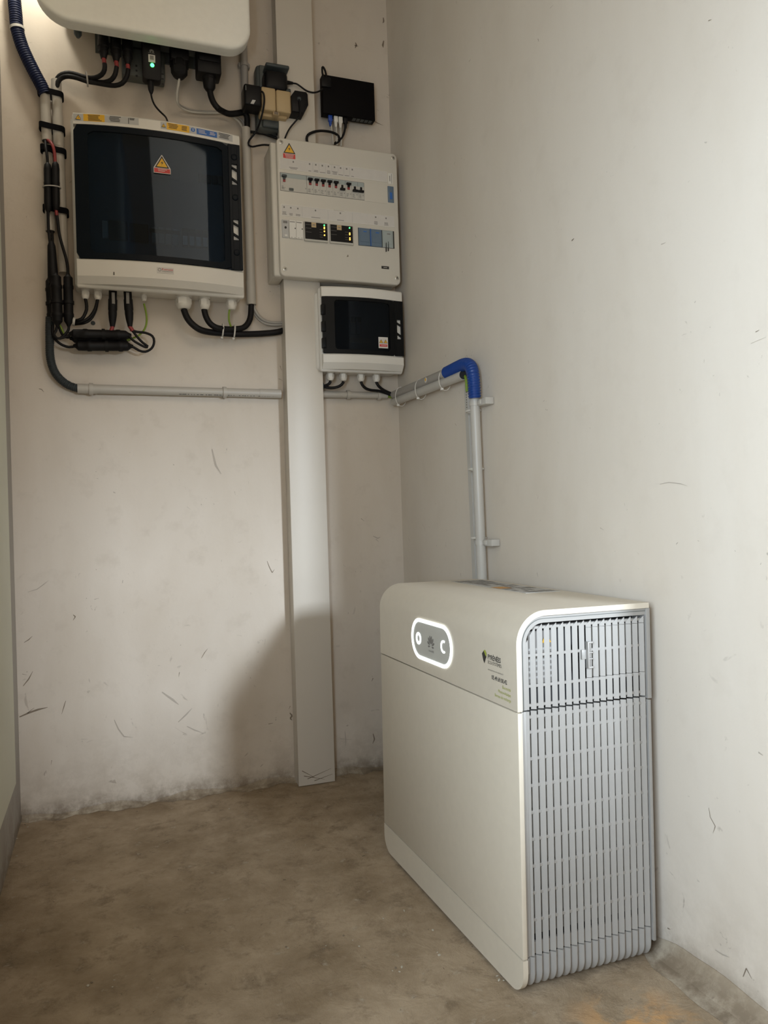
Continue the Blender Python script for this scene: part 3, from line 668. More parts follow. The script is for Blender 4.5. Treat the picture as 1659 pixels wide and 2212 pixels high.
# comms and mains connectors under the inverter
cn = thing('signal_connector', (-0.6189,1.056,2.0396), 'black round connector with white cable, right of the glowing dongle', 'connector')
a = (-0.6183,1.056,2.0597); b = (-0.6191,1.056,1.9894); c = (-0.6195,1.056,1.9543)
MB().rbox(a[0]-.024, a[0]+.024, YB-.100, YB-.060, b[2]+.004, 2.040, .004).build('housing', 'rubber', cn)
MB().lathe((b[0],YB-.08,b[2]+.008), (c[0],YB-.08,c[2]), [(0,.0235),(.018,.0235),(.019,.0225),(.034,.0215),(.042,.0150),(.046,.009)], 8).build('locking_nut', 'rubber', cn)
for i in range(6):
    t = i*math.pi/3; MB().rbox(b[0]+.0225*math.cos(t)-.002, b[0]+.0225*math.cos(t)+.002, YB-.08+.0225*math.sin(t)-.002, YB-.08+.0225*math.sin(t)+.002, b[2]-.010, b[2]+.004, .0008, 1).build('nut_rib', 'rubber', cn)
ac = thing('mains_connector', (-0.5407,1.056,2.0283), 'large black plug with thick black cable at the inverter right end', 'connector')
a0_ = (-0.5743,1.036,2.0109); a1_ = (-0.51,1.036,2.0222); zb_ = (-0.5426,1.036,1.9662); b = (-0.541,1.056,1.9775); c = (-0.5399,1.056,1.9295)
MB().rbox(a0_[0], a1_[0], YB-.106, YB-.054, zb_[2], 2.040, .005).build('housing', 'rubber', ac)
MB().rbox(a0_[0]+.004, a1_[0]-.004, YB-.110, YB-.05, zb_[2]+.030, 2.035, .004).build('collar', 'rubber', ac)
MB().lathe((b[0],YB-.08,b[2]+.004), (c[0],YB-.08,c[2]), [(0,.0200),(.020,.0200),(.022,.0180),(.040,.0165),(.050,.010)], 10).build('locking_nut', 'rubber', ac)
tube_thing('mains_cable', [(-0.5396,1.056,1.9371),(-0.5376,1.056,1.921),(-0.5307,1.056,1.9017),(-0.5199,1.056,1.8882),(-0.5044,1.076,1.8918),(-0.4838,1.086,1.8922),(-0.4609,1.091,1.8995),(-0.4417,1.096,1.9075),(-0.4319,1.101,1.901),(-0.4302,1.106,1.884),(-0.4305,1.108,1.8612)], .0082, 'rubber', 'thick black cable running from large plug down into the grey pipe', 'cable')
tube_thing('signal_cable', [(-0.6188,1.056,1.9569),(-0.6235,1.066,1.9314),(-0.6255,1.076,1.915),(-0.6238,1.086,1.9016),(-0.6098,1.106,1.8987),(-0.5813,1.116,1.8978),(-0.5433,1.116,1.901),(-0.5008,1.116,1.9061),(-0.4728,1.114,1.9014),(-0.4536,1.114,1.8898),(-0.4431,1.116,1.8765),(-0.4397,1.116,1.8611)], .0030, 'wirew', 'white thin cable looping from the round connector toward the grey pipe', 'cable', n=8)
tube_thing('signal_cable', [(-0.617,1.061,1.9599),(-0.6218,1.071,1.9319),(-0.6221,1.086,1.917),(-0.6191,1.096,1.9049),(-0.6023,1.116,1.9076),(-0.5739,1.124,1.9069),(-0.5356,1.124,1.9101),(-0.4903,1.124,1.917),(-0.4608,1.122,1.9099),(-0.4428,1.122,1.898),(-0.434,1.122,1.8834),(-0.4332,1.122,1.8676)], .0026, 'wireg', 'second thinner pale cable just above the white looping one', 'cable', n=8)

# solar plugs and cables
def solar(u0, v0, u1, v1, pts, label):
    pass
SOL = (([(-0.8109,1.051,2.0455),(-0.8107,1.051,1.9693),(-0.8088,1.051,1.9539)], [(-0.8088,1.051,1.9563),(-0.8092,1.051,1.9417),(-0.8162,1.061,1.9327),(-0.8323,1.076,1.9298),(-0.8528,1.086,1.9318),(-0.8755,1.094,1.9398),(-0.8958,1.098,1.9435),(-0.9141,1.102,1.939),(-0.9258,1.108,1.9293),(-0.9298,1.11,1.9103)], 'leftmost of three black plugs under the inverter'),
       ([(-0.7802,1.051,2.044),(-0.78,1.051,1.9673),(-0.7787,1.051,1.9517)], [(-0.7792,1.051,1.9529),(-0.7832,1.051,1.934),(-0.7925,1.061,1.9233),(-0.8097,1.076,1.9213),(-0.8337,1.086,1.924),(-0.853,1.094,1.9301),(-0.8735,1.098,1.935),(-0.8939,1.106,1.9421),(-0.9145,1.114,1.9431),(-0.9263,1.116,1.9288),(-0.9313,1.116,1.9084)], 'middle of three black plugs under the inverter'),
       ([(-0.7503,1.051,2.0447),(-0.7514,1.051,1.9638),(-0.7506,1.051,1.9492)], [(-0.7505,1.051,1.9517),(-0.7545,1.051,1.9315),(-0.7664,1.056,1.9151),(-0.7848,1.066,1.9114),(-0.8076,1.074,1.9144),(-0.8326,1.081,1.919),(-0.8531,1.084,1.9209),(-0.8756,1.086,1.9268),(-0.8981,1.09,1.9301),(-0.9142,1.1,1.9293),(-0.9248,1.103,1.917),(-0.9277,1.108,1.8998)], 'rightmost of three black plugs under the inverter'))
for ax_, cb, lab in SOL:
    r_ = thing('solar_cable', ax_[0], 'red-banded cable with the ' + lab, 'cable', 'solar cables under the inverter')
    p0, p1, p2 = [Vector(q) for q in ax_]
    L_ = (p1-p0).length
    MB().lathe(p0+Vector((0,0,.02)), p1, [(0,.0135),(.050,.0135),(.052,.0145),(.066,.0145),(.068,.0125),(L_*.80+.02,.0125),(L_*.84+.02,.0100),(L_+.02,.0070)], 12).build('plug', 'rubber', r_)
    MB().rbox(p1.x-.0135, p1.x-.0095, p1.y-.004, p1.y+.004, p1.z+.022, p1.z+.050, .001).build('clip_arm', 'rubber', r_)
    MB().tube([p1+Vector((0,0,.004)), (p1+p2)/2, p2], .0054, smooth=False).build('marker_band', 'red', r_)
    MB().tube(cb, .0060, step=.01).build('cable', 'rubber', r_)
zip_tie((-0.853,1.089,1.9298), (.95,.3,.1), .018, .017, 'grey tie around the three solar cables left of dongle', None, 'wireg', tail=None)

# ------------------------------------------------------------------ blue hose and the two upright pipes at far left
bh = thing('blue_hose', (-1.0108,1.106,2.0041), 'dark blue corrugated hose curving down at the top left corner', 'hose')
MB().tube([(-1.0253,1.106,2.1633),(-1.024,1.106,2.1276),(-1.0209,1.106,2.0802),(-1.0186,1.106,2.0423),(-1.0098,1.106,2.0043),(-0.9954,1.106,1.9672),(-0.9788,1.106,1.9315),(-0.9652,1.106,1.9048),(-0.9558,1.106,1.8821)], .0155, corr=.0011, pitch=.006, n=14).build('hose', 'navy', bh, angle=1.2)
zip_tie((-1.0186,1.106,2.0423), (.12,0,-1), .0165, .0165, 'pale tie around the dark blue hose', None, 'wirew', w=.007)
pl = thing('conduit_pipe', (-0.9557,1.111,1.7682), 'short grey upright pipe below the dark blue hose', 'pipe', 'grey pipes left of the big box')
MB().tube([(-0.9569,1.11,1.8937), (-0.9553,1.11,1.7618)], .0125, smooth=False, n=20).build('pipe', 'pvc', pl)
MB().tube([(-0.9554,1.11,1.7636), (-0.9552,1.11,1.7606)], .0112, smooth=False, n=20).build('mouth', 'dark', pl)
pl3 = thing('conduit_pipe', (-0.9528,1.111,1.6231), 'lower grey pipe stub behind the taped plug pair', 'pipe', 'grey pipes left of the big box')
MB().tube([(-0.9542,1.116,1.7319), (-0.9533,1.116,1.5279)], .0122, smooth=False, n=20).build('pipe', 'pvc', pl3)
MB().tube([(-0.9533,1.116,1.5298), (-0.9532,1.116,1.5267)], .0108, smooth=False, n=20).build('mouth', 'dark', pl3)
pl2 = thing('conduit_pipe', (-0.9267,1.111,1.7723), 'long grey upright pipe between blue hose and big box', 'pipe', 'grey pipes left of the big box')
MB().tube([(-0.929,1.114,1.9272), (-0.923,1.114,1.4205)], .0128, smooth=False, n=20).build('pipe', 'pvc', pl2)
MB().tube([(-0.9278,1.114,1.8297), (-0.927,1.114,1.7517)], .0136, smooth=False, n=20).build('coupler', 'pvc', pl2)
for u, v, lab in ((109.5, 204, 'topmost black strap around the two grey pipes'), (113, 279, 'second black strap down the two grey pipes'), (115.5, 327, 'third black strap, level with the red wire'), (120, 456, 'lowest black strap, under the taped plug pair')):
    P = (-0.9433,1.112,1.8872); Q = (-0.9395,1.112,1.5813)
    t = (v-204)/(456-204); x = P[0]+(Q[0]-P[0])*t+(.001 if v > 300 else 0); z = P[2]+(Q[2]-P[2])*t
    tag(oval_band('strap', x, YB-.024, z, .0300, .0165, .015, .0018, 'velcro', tilt=-.12), lab, 'strap', 'black straps on the pipes')

# taped plug pair on the pipes
wa = thing('inline_plug', (-0.9542,1.086,1.6368), 'left of two black taped inline plugs hanging by black wire', 'connector', 'taped inline plugs')
MB().tube([(-0.9588,1.106,1.7654), (-0.9575,1.091,1.7369), (-0.9544,1.084,1.7101), (-0.9539,1.084,1.6862)], .0036).build('wire', 'rubber', wa)
MB().lathe((-0.9537,1.084,1.6934), (-0.9558,1.086,1.5743), [(0,.004),(.006,.0085),(.018,.0098),(.050,.0096),(.053,.0104),(.060,.0096),(.105,.0100),(.118,.0088),(.125,.005)], 12).build('body', 'rubber', wa)
MB().tube([(-0.9562,1.086,1.5791),(-0.9565,1.086,1.5467),(-0.9561,1.086,1.5204),(-0.9544,1.086,1.4991),(-0.9528,1.086,1.4789)], .0036).build('wire', 'rubber', wa)
wb2 = thing('inline_plug', (-0.9366,1.086,1.6389), 'right of two black taped inline plugs hanging by red wire', 'connector', 'taped inline plugs')
MB().tube([(-0.9532,1.102,1.7607), (-0.9471,1.09,1.7523), (-0.9404,1.082,1.7386), (-0.9364,1.08,1.7179), (-0.9355,1.081,1.6921)], .0040).build('wire', 'red', wb2, label='red wire')
MB().lathe((-0.9348,1.081,1.6969), (-0.9369,1.084,1.578), [(0,.004),(.006,.0085),(.018,.0098),(.050,.0096),(.053,.0104),(.060,.0096),(.105,.0100),(.118,.0088),(.125,.005)], 12).build('body', 'rubber', wb2)
MB().tube([(-0.9368,1.084,1.5828),(-0.9365,1.084,1.5708),(-0.9352,1.084,1.559)], .0042).build('marker_band', 'red', wb2)
MB().tube([(-0.9355,1.084,1.5637),(-0.9334,1.084,1.5423),(-0.9309,1.084,1.5126),(-0.924,1.084,1.4808),(-0.9169,1.084,1.4526),(-0.9131,1.084,1.4301),(-0.9125,1.084,1.4072)], .0038).build('wire', 'rubber', wb2)
zip_tie((-0.9455,1.084,1.631), (.05,0,-1), .0115, .0215, 'grey tie around the two taped black plugs', None, 'wireg', w=.003)
tube_thing('wire', [(-0.9494,1.106,1.5259),(-0.9487,1.106,1.5127),(-0.948,1.106,1.4958),(-0.9474,1.106,1.4765)], .0036, 'rubber', 'black wire leaving the lower grey pipe stub', 'cable')
tp = thing('cable_splice', (-0.9503,1.086,1.4456), 'tapering taped black splice above the upright black fuse holders', 'connector')
MB().lathe((-0.9503,1.086,1.4911), (-0.9485,1.088,1.3913), [(0,.006),(.012,.0100),(.030,.0110),(.070,.0125),(.100,.0135),(.108,.010)], 12).build('sleeve', 'rubber', tp)
MB().lathe((-0.9577,1.086,1.4139), (-0.9473,1.086,1.4128), [(0,.0006),(.0008,.0050),(.0022,.0050),(.003,.0006)], 4).build('tie', 'wireg', tp)
fus_prof = lambda L_, r: [(0,.0035),(.006,.006),(.012,r*.92),(L_*.22,r*.95),(L_*.24,r*1.07),(L_*.29,r*1.07),(L_*.31,r*.96),(L_*.74,r*.96),(L_*.76,r*1.07),(L_*.81,r*1.07),(L_*.83,r*.93),(L_-.014,r*.9),(L_-.006,.006),(L_,.0035)]
def fuse(a, b, r, label):
    L_ = (Vector(b)-Vector(a)).length
    root = thing('fuse_holder', a, label, 'fuse holder', 'black inline fuse holders')
    MB().lathe(a, b, fus_prof(L_, r), 16).build('barrel', 'rubber', root)
    m = Vector(a).lerp(Vector(b), .55); d = (Vector(b)-Vector(a)).normalized()
    MB().lathe(m-d*.004, m+d*.004, [(0,r*1.16),(.008,r*1.16)], 16).build('grip_ring', 'rubber', root)
    return root
fuse((-0.9586,1.106,1.4055), (-0.9558,1.106,1.2779), .0105, 'upright black fuse holder nearest the left pipe side, half hidden')
fuse((-0.9422,1.082,1.4115), (-0.9409,1.082,1.2705), .0140, 'middle upright black fuse holder left of the big box')
fuse((-0.9125,1.086,1.4127), (-0.9144,1.086,1.2729), .0122, 'upright black fuse holder closest to the big box')
fuse((-0.9141,1.102,1.2465), (-0.7622,1.102,1.2517), .0130, 'upper of the level black fuse holders, lying behind')
fuse((-0.9152,1.078,1.253), (-0.7605,1.078,1.2574), .0128, 'topmost level black fuse holder below the big box')
fuse((-0.9052,1.088,1.2245), (-0.7562,1.088,1.2303), .0138, 'lowest level black fuse holder below the big box')
W = (('@', 0),)
tube_thing('wire', [(-0.9415,1.086,1.275),(-0.9452,1.086,1.2616),(-0.9498,1.086,1.2506),(-0.9424,1.086,1.2414),(-0.9268,1.086,1.2446),(-0.9111,1.086,1.2526)], .0034, 'rubber', 'short black wire bending into the topmost level fuse holder', 'cable')
tube_thing('wire', [(-0.9541,1.096,1.278),(-0.9536,1.096,1.254),(-0.9452,1.096,1.2376),(-0.93,1.096,1.2263),(-0.9145,1.096,1.2222),(-0.901,1.096,1.2252)], .0034, 'rubber', 'black wire sagging into the lowest level fuse holder', 'cable')
tube_thing('wire', [(-0.9399,1.1,1.2797),(-0.9337,1.1,1.2608),(-0.9251,1.1,1.2492),(-0.9117,1.1,1.2486)], .0034, 'rubber', 'black wire crossing behind the level fuse holders', 'cable')
tube_thing('wire', [(-0.9138,1.086,1.2766),(-0.9152,1.086,1.2657),(-0.921,1.086,1.2557),(-0.9312,1.086,1.2456),(-0.938,1.086,1.2405)], .0034, 'rubber', 'black wire below the upright fuse holder nearest big box', 'cable')
tube_thing('wire', [(-0.9376,1.1,1.2823),(-0.9313,1.1,1.2681),(-0.926,1.1,1.2564)], .0028, 'gy', 'green and yellow wire between the upright fuse holders', 'cable')
# plugs under the big box
for (ax_, cb, lab) in (([(-0.8035,1.076,1.3792),(-0.8074,1.076,1.2764),(-0.8112,1.076,1.264)], [(-0.81,1.076,1.2653),(-0.8149,1.076,1.2541),(-0.8254,1.076,1.245),(-0.8392,1.086,1.243)], 'left of two black plugs under the big dark-windowed box'),
                       ([(-0.7676,1.076,1.3818),(-0.7634,1.076,1.2789),(-0.7567,1.076,1.2682)], [(-0.7579,1.076,1.2694),(-0.7477,1.076,1.2551),(-0.7329,1.076,1.2386),(-0.7202,1.076,1.2293),(-0.7262,1.076,1.2266),(-0.7447,1.076,1.2356),(-0.7585,1.076,1.2447),(-0.7675,1.076,1.2566)], 'right of two black plugs under the big dark-windowed box')):
    r_ = thing('solar_plug', ax_[0], lab, 'connector', 'black plugs below the big box')
    p0, p1, p2 = [Vector(q) for q in ax_]; L_ = (p1-p0).length
    MB().lathe(p0, p1, [(0,.0085),(.004,.0105),(.030,.0105),(.032,.0118),(.058,.0118),(.060,.0108),(L_-.035,.0112),(L_-.018,.0095),(L_,.006)], 12).build('body', 'rubber', r_)
    MB().rbox(p0.x-.004, p0.x+.004, p0.y-.0115, p0.y-.0095, p0.z-.045, p0.z-.015, .0006).build('body_print', 'inkgrey', r_)
    MB().tube([p1-(p2-p1)*.2, p2], .0052, smooth=False).build('marker_band', 'red', r_)
    MB().tube(cb, .0033).build('cable', 'rubber', r_)
tube_thing('wire', [(-0.7633,1.086,1.2739),(-0.7458,1.086,1.2687),(-0.7246,1.086,1.2673),(-0.7069,1.086,1.2596),(-0.7026,1.086,1.2448),(-0.709,1.086,1.2271),(-0.726,1.086,1.2164),(-0.7424,1.086,1.2193),(-0.754,1.086,1.2262),(-0.7633,1.086,1.2295)], .0033, 'rubber', 'black wire loop at the right of the level fuse holders', 'cable')

# ------------------------------------------------------------------ big wall box with tinted door
A = thing('wall_box', (-.68, YB, 1.36), 'big grey wall box with dark blue tinted door and safety stickers', 'electrical box')
AX0, AX1, AZ0, AZ1 = -.892, -.4655, 1.370, 1.811
DF = .100
MB().rbox(AX0-.004, AX1+.001, YB-.070, YB-.0004, AZ0+.004, AZ1+.002, .008, 3).build('rear_case', 'box', A)
MB().rbox(AX0-.0005, AX1+.0035, YB-.086, YB-.068, AZ0-.002, AZ1+.004, .006, 3).build('rim', 'box', A)
def bulge(x, amt=.024): 
    u = (x-(AX0+AX1)/2)/((AX1-AX0)/2); return amt*(1-u*u)
def curved_slab(x0, x1, z0, z1, d0, d1, amt, name, m, parent, n=22, holes=None, taper=0):
    # slab whose front bows toward the room; optional z taper at the bottom
    vs = []; fs = []
    for i in range(n+1):
        x = x0+(x1-x0)*i/n; b_ = bulge(x, amt)
        vs += [(x, YB-d0, z0), (x, YB-d1-b_+taper, z0), (x, YB-d1-b_, z0+abs(taper)*1.2), (x, YB-d1-b_, z1-.004), (x, YB-d1-b_+.004, z1), (x, YB-d0, z1)]
    k = 6
    for i in range(n):
        for j in range(k): fs.append((i*k+j, i*k+(j+1)%k, (i+1)*k+(j+1)%k, (i+1)*k+j))
    fs += [tuple(range(k))[::-1], tuple(range(n*k, n*k+k))]
    return MB().add(vs, fs).build(name, m, parent, angle=.5)
ZD0, ZD1 = 1.437, 1.781
curved_slab(AX0+.003, AX1-.001, ZD1, AZ1, .080, DF, .024, 'top_cover', 'box', A)
curved_slab(AX0+.003, AX1-.001, AZ0+.006, ZD0, .080, DF, .024, 'bottom_cover', 'box', A, taper=.014)
MB().box(AX0+.008, AX1-.008, YB-.0865, YB-.050, ZD0-.01, ZD1+.01).build('mounting_plate', 'boxin', A)
# right-hand edge of the cover behind the latches
MB().rbox(AX1-.032, AX1-.003, YB-.098, YB-.084, ZD0, ZD1, .002).build('latch_bed', 'box', A)
# equipment seen through the door
def dev(x0, x1, z0, z1, m, name='breaker'): return MB().rbox(x0, x1, YB-.0945, YB-.086, z0, z1, .0015, 1).build(name, m, A)
rz0, rz1 = 1.496, 1.543
dev(-.826, -.812, rz0+.002, rz1, 'white', 'isolator'); dev(-.810, -.764, rz0, rz1+.003, 'black', 'isolator'); dev(-.758, -.712, rz0, rz1, 'black', 'isolator')
for i in range(4): dev(-.704+i*.0175, -.688+i*.0175, rz0, rz1-.004, 'breaker'); 
for i in range(4):
    x = -.626+i*.0175; o = dev(x, x+.0160, rz0-.003, rz1, 'black', 'fuse_carrier'); MB().box(x+.002, x+.014, YB-.0955, YB-.0946, rz0+.002, rz0+.026).build('carrier_front', 'white', o)
MB().box(-.709, -.632, YB-.0955, YB-.0945, 1.523, 1.533).build('breaker_rail', 'black', A)
for i in range(4): dev(-.578+i*.0175, -.562+i*.0175, 1.672, 1.695, 'black')
dev(-.70, -.628, 1.672, 1.705, 'boxin', 'meter')
# door: solid rim round a see-through field
def rimpts(x0, x1, z0, z1, r):
    return rrect(x0, x1, z0, z1, r, 6)
def curved_ring(outer, inner, d, th, amt, name, m, parent, sub=14):
    # densify both outlines, then bow
    def dens(P, N=96):
        L = [0]
        for i in range(len(P)): L.append(L[-1]+math.dist(P[i], P[(i+1)%len(P)]))
        out = []; k = 0
        for i in range(N):
            t = L[-1]*i/N
            while L[k+1] < t: k += 1
            f = (t-L[k])/max(1e-9, L[k+1]-L[k]); a = P[k]; b_ = P[(k+1)%len(P)]; out.append((a[0]+(b_[0]-a[0])*f, a[1]+(b_[1]-a[1])*f))
        return out
    # match by angle from the common centre
    cx = sum(p[0] for p in inner)/len(inner); cz = sum(p[1] for p in inner)/len(inner)
    N = 96
    def cast(P, a):
        dx, dz = math.cos(a), math.sin(a); best = None
        for i in range(len(P)):
            x1, z1 = P[i]; x2, z2 = P[(i+1)%len(P)]; ex, ez = x2-x1, z2-z1; den = dx*ez-dz*ex
            if abs(den) < 1e-12: continue
            t = ((x1-cx)*ez-(z1-cz)*ex)/den; s_ = ((x1-cx)*dz-(z1-cz)*dx)/den
            if t > 0 and -1e-6 <= s_ <= 1+1e-6 and (best is None or t > best): best = t
        return (cx+dx*best, cz+dz*best)
    O = [cast(outer, 2*math.pi*i/N) for i in range(N)]; I = [cast(inner, 2*math.pi*i/N) for i in range(N)]
    def snap(P, Q): return P
    vs = []
    for P in (O, I):
        for x, z in P: vs.append((x, YB-d-bulge(x, amt), z))
    for P in (O, I):
        for x, z in P: vs.append((x, YB-d+th-bulge(x, amt), z))
    fs = []
    for i in range(N):
        j = (i+1) % N
        fs += [(i,j,N+j,N+i), (2*N+i,3*N+i,3*N+j,2*N+j), (i,2*N+i,2*N+j,j), (N+i,N+j,3*N+j,3*N+i)]
    return MB().add(vs, fs).build(name, m, parent, angle=.5)
door = curved_ring([(AX0+.003,ZD0+.001),(AX1-.034,ZD0+.001),(AX1-.034,ZD1-.001),(AX0+.003,ZD1-.001)], rrect(AX0+.036, AX1-.050, ZD0+.016, ZD1-.016, .010), DF-.001, .006, .024, 'door', 'doorsolid', A)
def pane(x0, x1, z0, z1, d, amt, m, parent, n=20):
    vs = []; fs = []
    for i in range(n+1):
        x = x0+(x1-x0)*i/n; y = YB-d-bulge(x, amt); vs += [(x,y,z0),(x,y,z1),(x,y+.002,z1),(x,y+.002,z0)]
    for i in range(n):
        for j in range(4): fs.append((i*4+j, i*4+(j+1)%4, (i+1)*4+(j+1)%4, (i+1)*4+j))
    fs += [(3,2,1,0), tuple(range(n*4, n*4+4))]
    return MB().add(vs, fs).build('door_pane', m, parent, angle=.5)
pane(AX0+.034, AX1-.048, ZD0+.014, ZD1-.014, DF-.003, .024, 'doorA', door)
# latch strip down the right side with its skewed openings
def latch_strip(x0, x1, z0, z1, d, groups, parent, m, wd=.011):
    xc = (x0+x1)/2; hw = wd/2; y0, y1 = YB-d, YB-d+.008
    MB().rbox(x0, xc-hw, y0, y1, z0, z1, .001, 1).build('latch_frame', m, parent)
    MB().rbox(xc+hw, x1, y0, y1, z0, z1, .001, 1).build('latch_frame', m, parent)
    zs = [z0]; 
    for (zc, s) in groups:
        # solid bars between openings: top cap, two slanted bars, bottom cap
        for (a, b_, sk) in ((zc+.0115*s, zc+.0155*s, -.0040*s), (zc-.0200*s, zc-.0150*s, -.0045*s)):
            MB().prism([(xc-hw-.0005, a-sk), (xc+hw+.0005, a+sk), (xc+hw+.0005, b_+sk), (xc-hw-.0005, b_-sk)], 1, y0, y1).build('latch_bar', m, parent, smooth=False)
        zs += [zc-.0300*s, zc+.0270*s]
    zs = sorted(zs)+[z1]
    for i in range(0, len(zs), 2):
        MB().box(xc-hw-.0004, xc+hw+.0004, y0+.0006, y1, zs[i], zs[i+1]).build('latch_frame', m, parent, smooth=False)
latch_strip(AX1-.034, AX1-.002, ZD0+.001, ZD1-.001, .108, ((1.700, 1.0), (1.549, 1.0)), A, 'doorsolid', .0145)
for zc in (1.635, 1.745, 1.485): MB().lathe((AX1-.018, YB-.108, zc), (AX1-.018, YB-.1105, zc), [(0,.0085),(.0020,.0078),(.0025,.006)], 16).build('latch_boss', 'doorsolid', A)
# stickers
def ypos(x, amt=.024, d=DF): return YB-d-bulge(x, amt)-.0006
def bent(x0, x1, z0, z1, m, name='sticker', n=6, off=.0003, parent=A):
    vs = []; fs = []
    for i in range(n+1):
        x = x0+(x1-x0)*i/n; y = YB-DF-bulge(x, .024)-off; vs += [(x,y,z0),(x,y,z1),(x,y+.0004,z1),(x,y+.0004,z0)]
    for i in range(n):
        for j in range(4): fs.append((i*4+j, i*4+(j+1)%4, (i+1)*4+(j+1)%4, (i+1)*4+j))
    fs += [(3,2,1,0), tuple(range(n*4, n*4+4))]
    return MB().add(vs, fs).build(name, m, parent, smooth=False)
zt0, zt1 = 1.7885, 1.8065
s1 = bent(-.8880, -.7300, zt0, zt1, 'greylab'); bent(-.8640, -.8130, zt0, zt1, 'yellow', 'warning_print', parent=s1, off=.0007)
warning_tri(s1, -.8760, (zt0+zt1)/2, .015, ypos(-.8760, d=DF+.0003))
def bl(x0, x1, z, n, gap, m='ink', h=.0014, parent=s1):
    for i in range(n):
        a = x0+(x1-x0)*.12*random.random(); b_ = x1-(x1-x0)*.25*random.random(); bent(a, b_, z-i*gap-h, z-i*gap, m, 'label_print', 3, .0011, parent)
bl(-.855, -.820, zt1-.002, 5, .0032); bl(-.802, -.772, zt1-.002, 4, .0036); bl(-.753, -.738, zt1-.002, 2, .003)
bent(-.7555, -.7540, zt0+.001, zt1-.002, 'ink', 'label_print', 1, .0011, s1)
s2 = bent(-.6755, -.4855, zt0-.001, zt1-.001, 'greylab', n=8)
bent(-.6600, -.6020, zt0-.001, zt1-.001, 'yellow', 'warning_print', parent=s2, off=.0007); bent(-.5830, -.5285, zt0, zt1-.003, 'bluelab', 'notice_print', parent=s2, off=.0007)
warning_tri(s2, -.6680, (zt0+zt1)/2-.001, .011, ypos(-.668, d=DF+.0003))
bl(-.657, -.629, zt1-.003, 4, .0034, parent=s2); bl(-.623, -.606, zt1-.004, 4, .0032, parent=s2); bl(-.580, -.555, zt1-.0055, 3, .0036, 'paper', parent=s2); bl(-.549, -.532, zt1-.0055, 3, .0032, 'paper', parent=s2); bl(-.524, -.490, zt1-.0025, 4, .0036, parent=s2)
o = MB().prism(circ(-.5925, (zt0+zt1)/2, .0055, 16), 1, ypos(-.5925)-.0006, ypos(-.5925)).build('notice_disc', 'bluelab', s2, smooth=False)
MB().box(-.5933, -.5917, ypos(-.5925)-.0012, ypos(-.5925)-.0005, (zt0+zt1)/2-.0038, (zt0+zt1)/2+.0038).build('notice_mark', 'white', s2, smooth=False)
# danger sticker on the door
tx, ty, tz = (-0.6747,1.013,1.6917)
s3 = MB().prism([(tx-.0215,tz-.022),(tx+.0215,tz-.022),(tx+.0215,tz-.008),(tx+.001,tz+.026),(tx-.001,tz+.026),(tx-.0215,tz-.008)], 1, YB-.1240, YB-.1232).build('danger_sticker', 'paper', A, smooth=False)
warning_tri(s3, tx, tz+.008, .036, YB-.1241)
MB().box(tx-.0200, tx+.0200, YB-.1245, YB-.1238, tz-.0205, tz-.0095).build('red_bar', 'redlab', s3, smooth=False)
lines(s3, tx-.013, tx+.013, tz-.0115, YB-.1246, 2, .0040, 'paper', .0014)
# maker's plate
cx_, cy_, cz_ = (-0.674,1.017,1.4151)
s4 = MB().box(cx_-.0210, cx_+.0210, ypos(cx_)-.0004, ypos(cx_)+.001, cz_-.0075, cz_+.0075).build('maker_sticker', 'paper', A, smooth=False)
yy = ypos(cx_)-.0008
ring(circ(cx_-.0145, cz_+.0010, .0042, 18), circ(cx_-.0145, cz_+.0010, .0032, 18), 1, yy-.0002, yy+.0004).build('maker_logo', 'inkgrey', s4, smooth=False)
text('maker_name', 'Kamase', .0078, (cx_-.0090, yy, cz_+.0003), 'redlab', s4, sx=1.15)
text('maker_name', 'Energy Battery Box', .0034, (cx_-.0080, yy, cz_-.0034), 'ink', s4)
MB().rbox(-.8020, -.7998, ypos(-.80)-.0006, ypos(-.80)+.003, 1.3960, 1.4040, .0004, 1).build('key_slot', 'ink', A)
# glands along the underside
gl = ((184, 625, .0115, .026, .050), (211, 627, .0115, .026, .050), (311, 640, .0085, .020, .045), (396, 638, .0235, .038, .055), (441, 640, .0150, .036, .055), (502, 643, .0145, .032, .055))

for (gx, r, h, dd) in ((-.8722, .0105, .026, .050), (-.8416, .0105, .026, .050), (-.7255, .0075, .020, .045), (-.6228, .0215, .038, .055), (-.5671, .0150, .036, .055), (-.4935, .0140, .032, .055)):
    gland(gx, YB-dd, AZ0+.004, r, h, A, 'box' if r < .02 else 'box')
# cables under the big box
tube_thing('box_cable', [(-0.8727,1.086,1.3504),(-0.8702,1.086,1.3372),(-0.8701,1.086,1.3202),(-0.8785,1.086,1.3003),(-0.8877,1.086,1.2925),(-0.9038,1.096,1.2905)], .0042, 'rubber', 'black cable from the leftmost small gland of the big box', 'cable')
tube_thing('box_cable', [(-0.8421,1.086,1.35),(-0.8459,1.086,1.3327),(-0.852,1.086,1.3165),(-0.8638,1.086,1.3),(-0.8811,1.086,1.2881),(-0.9017,1.096,1.2845)], .0042, 'rubber', 'black cable from the second small gland of the big box', 'cable')
tube_thing('box_cable', [(-0.8421,1.088,1.3506),(-0.8449,1.088,1.3309),(-0.8498,1.088,1.3147),(-0.8606,1.088,1.2958),(-0.8767,1.088,1.2852),(-0.9019,1.102,1.2836)], .0032, 'rubber', 'thinner black cable hugging the second small gland cable', 'cable')
zip_tie((-0.9014,1.091,1.2882), (1,0,-.15), .011, .010, 'pale tie where small gland cables join the fuse holders', None, 'wirew', w=.006)
tag(MB().lathe((-0.8554,1.1358,1.2983), (-0.8554,1.134,1.2978), [(0,.006),(.0020,.0055),(.0022,.002)], 14).build('wall_plug', 'darkgrey'), 'small dark round wall plug beside black cables under the big box', 'plug')
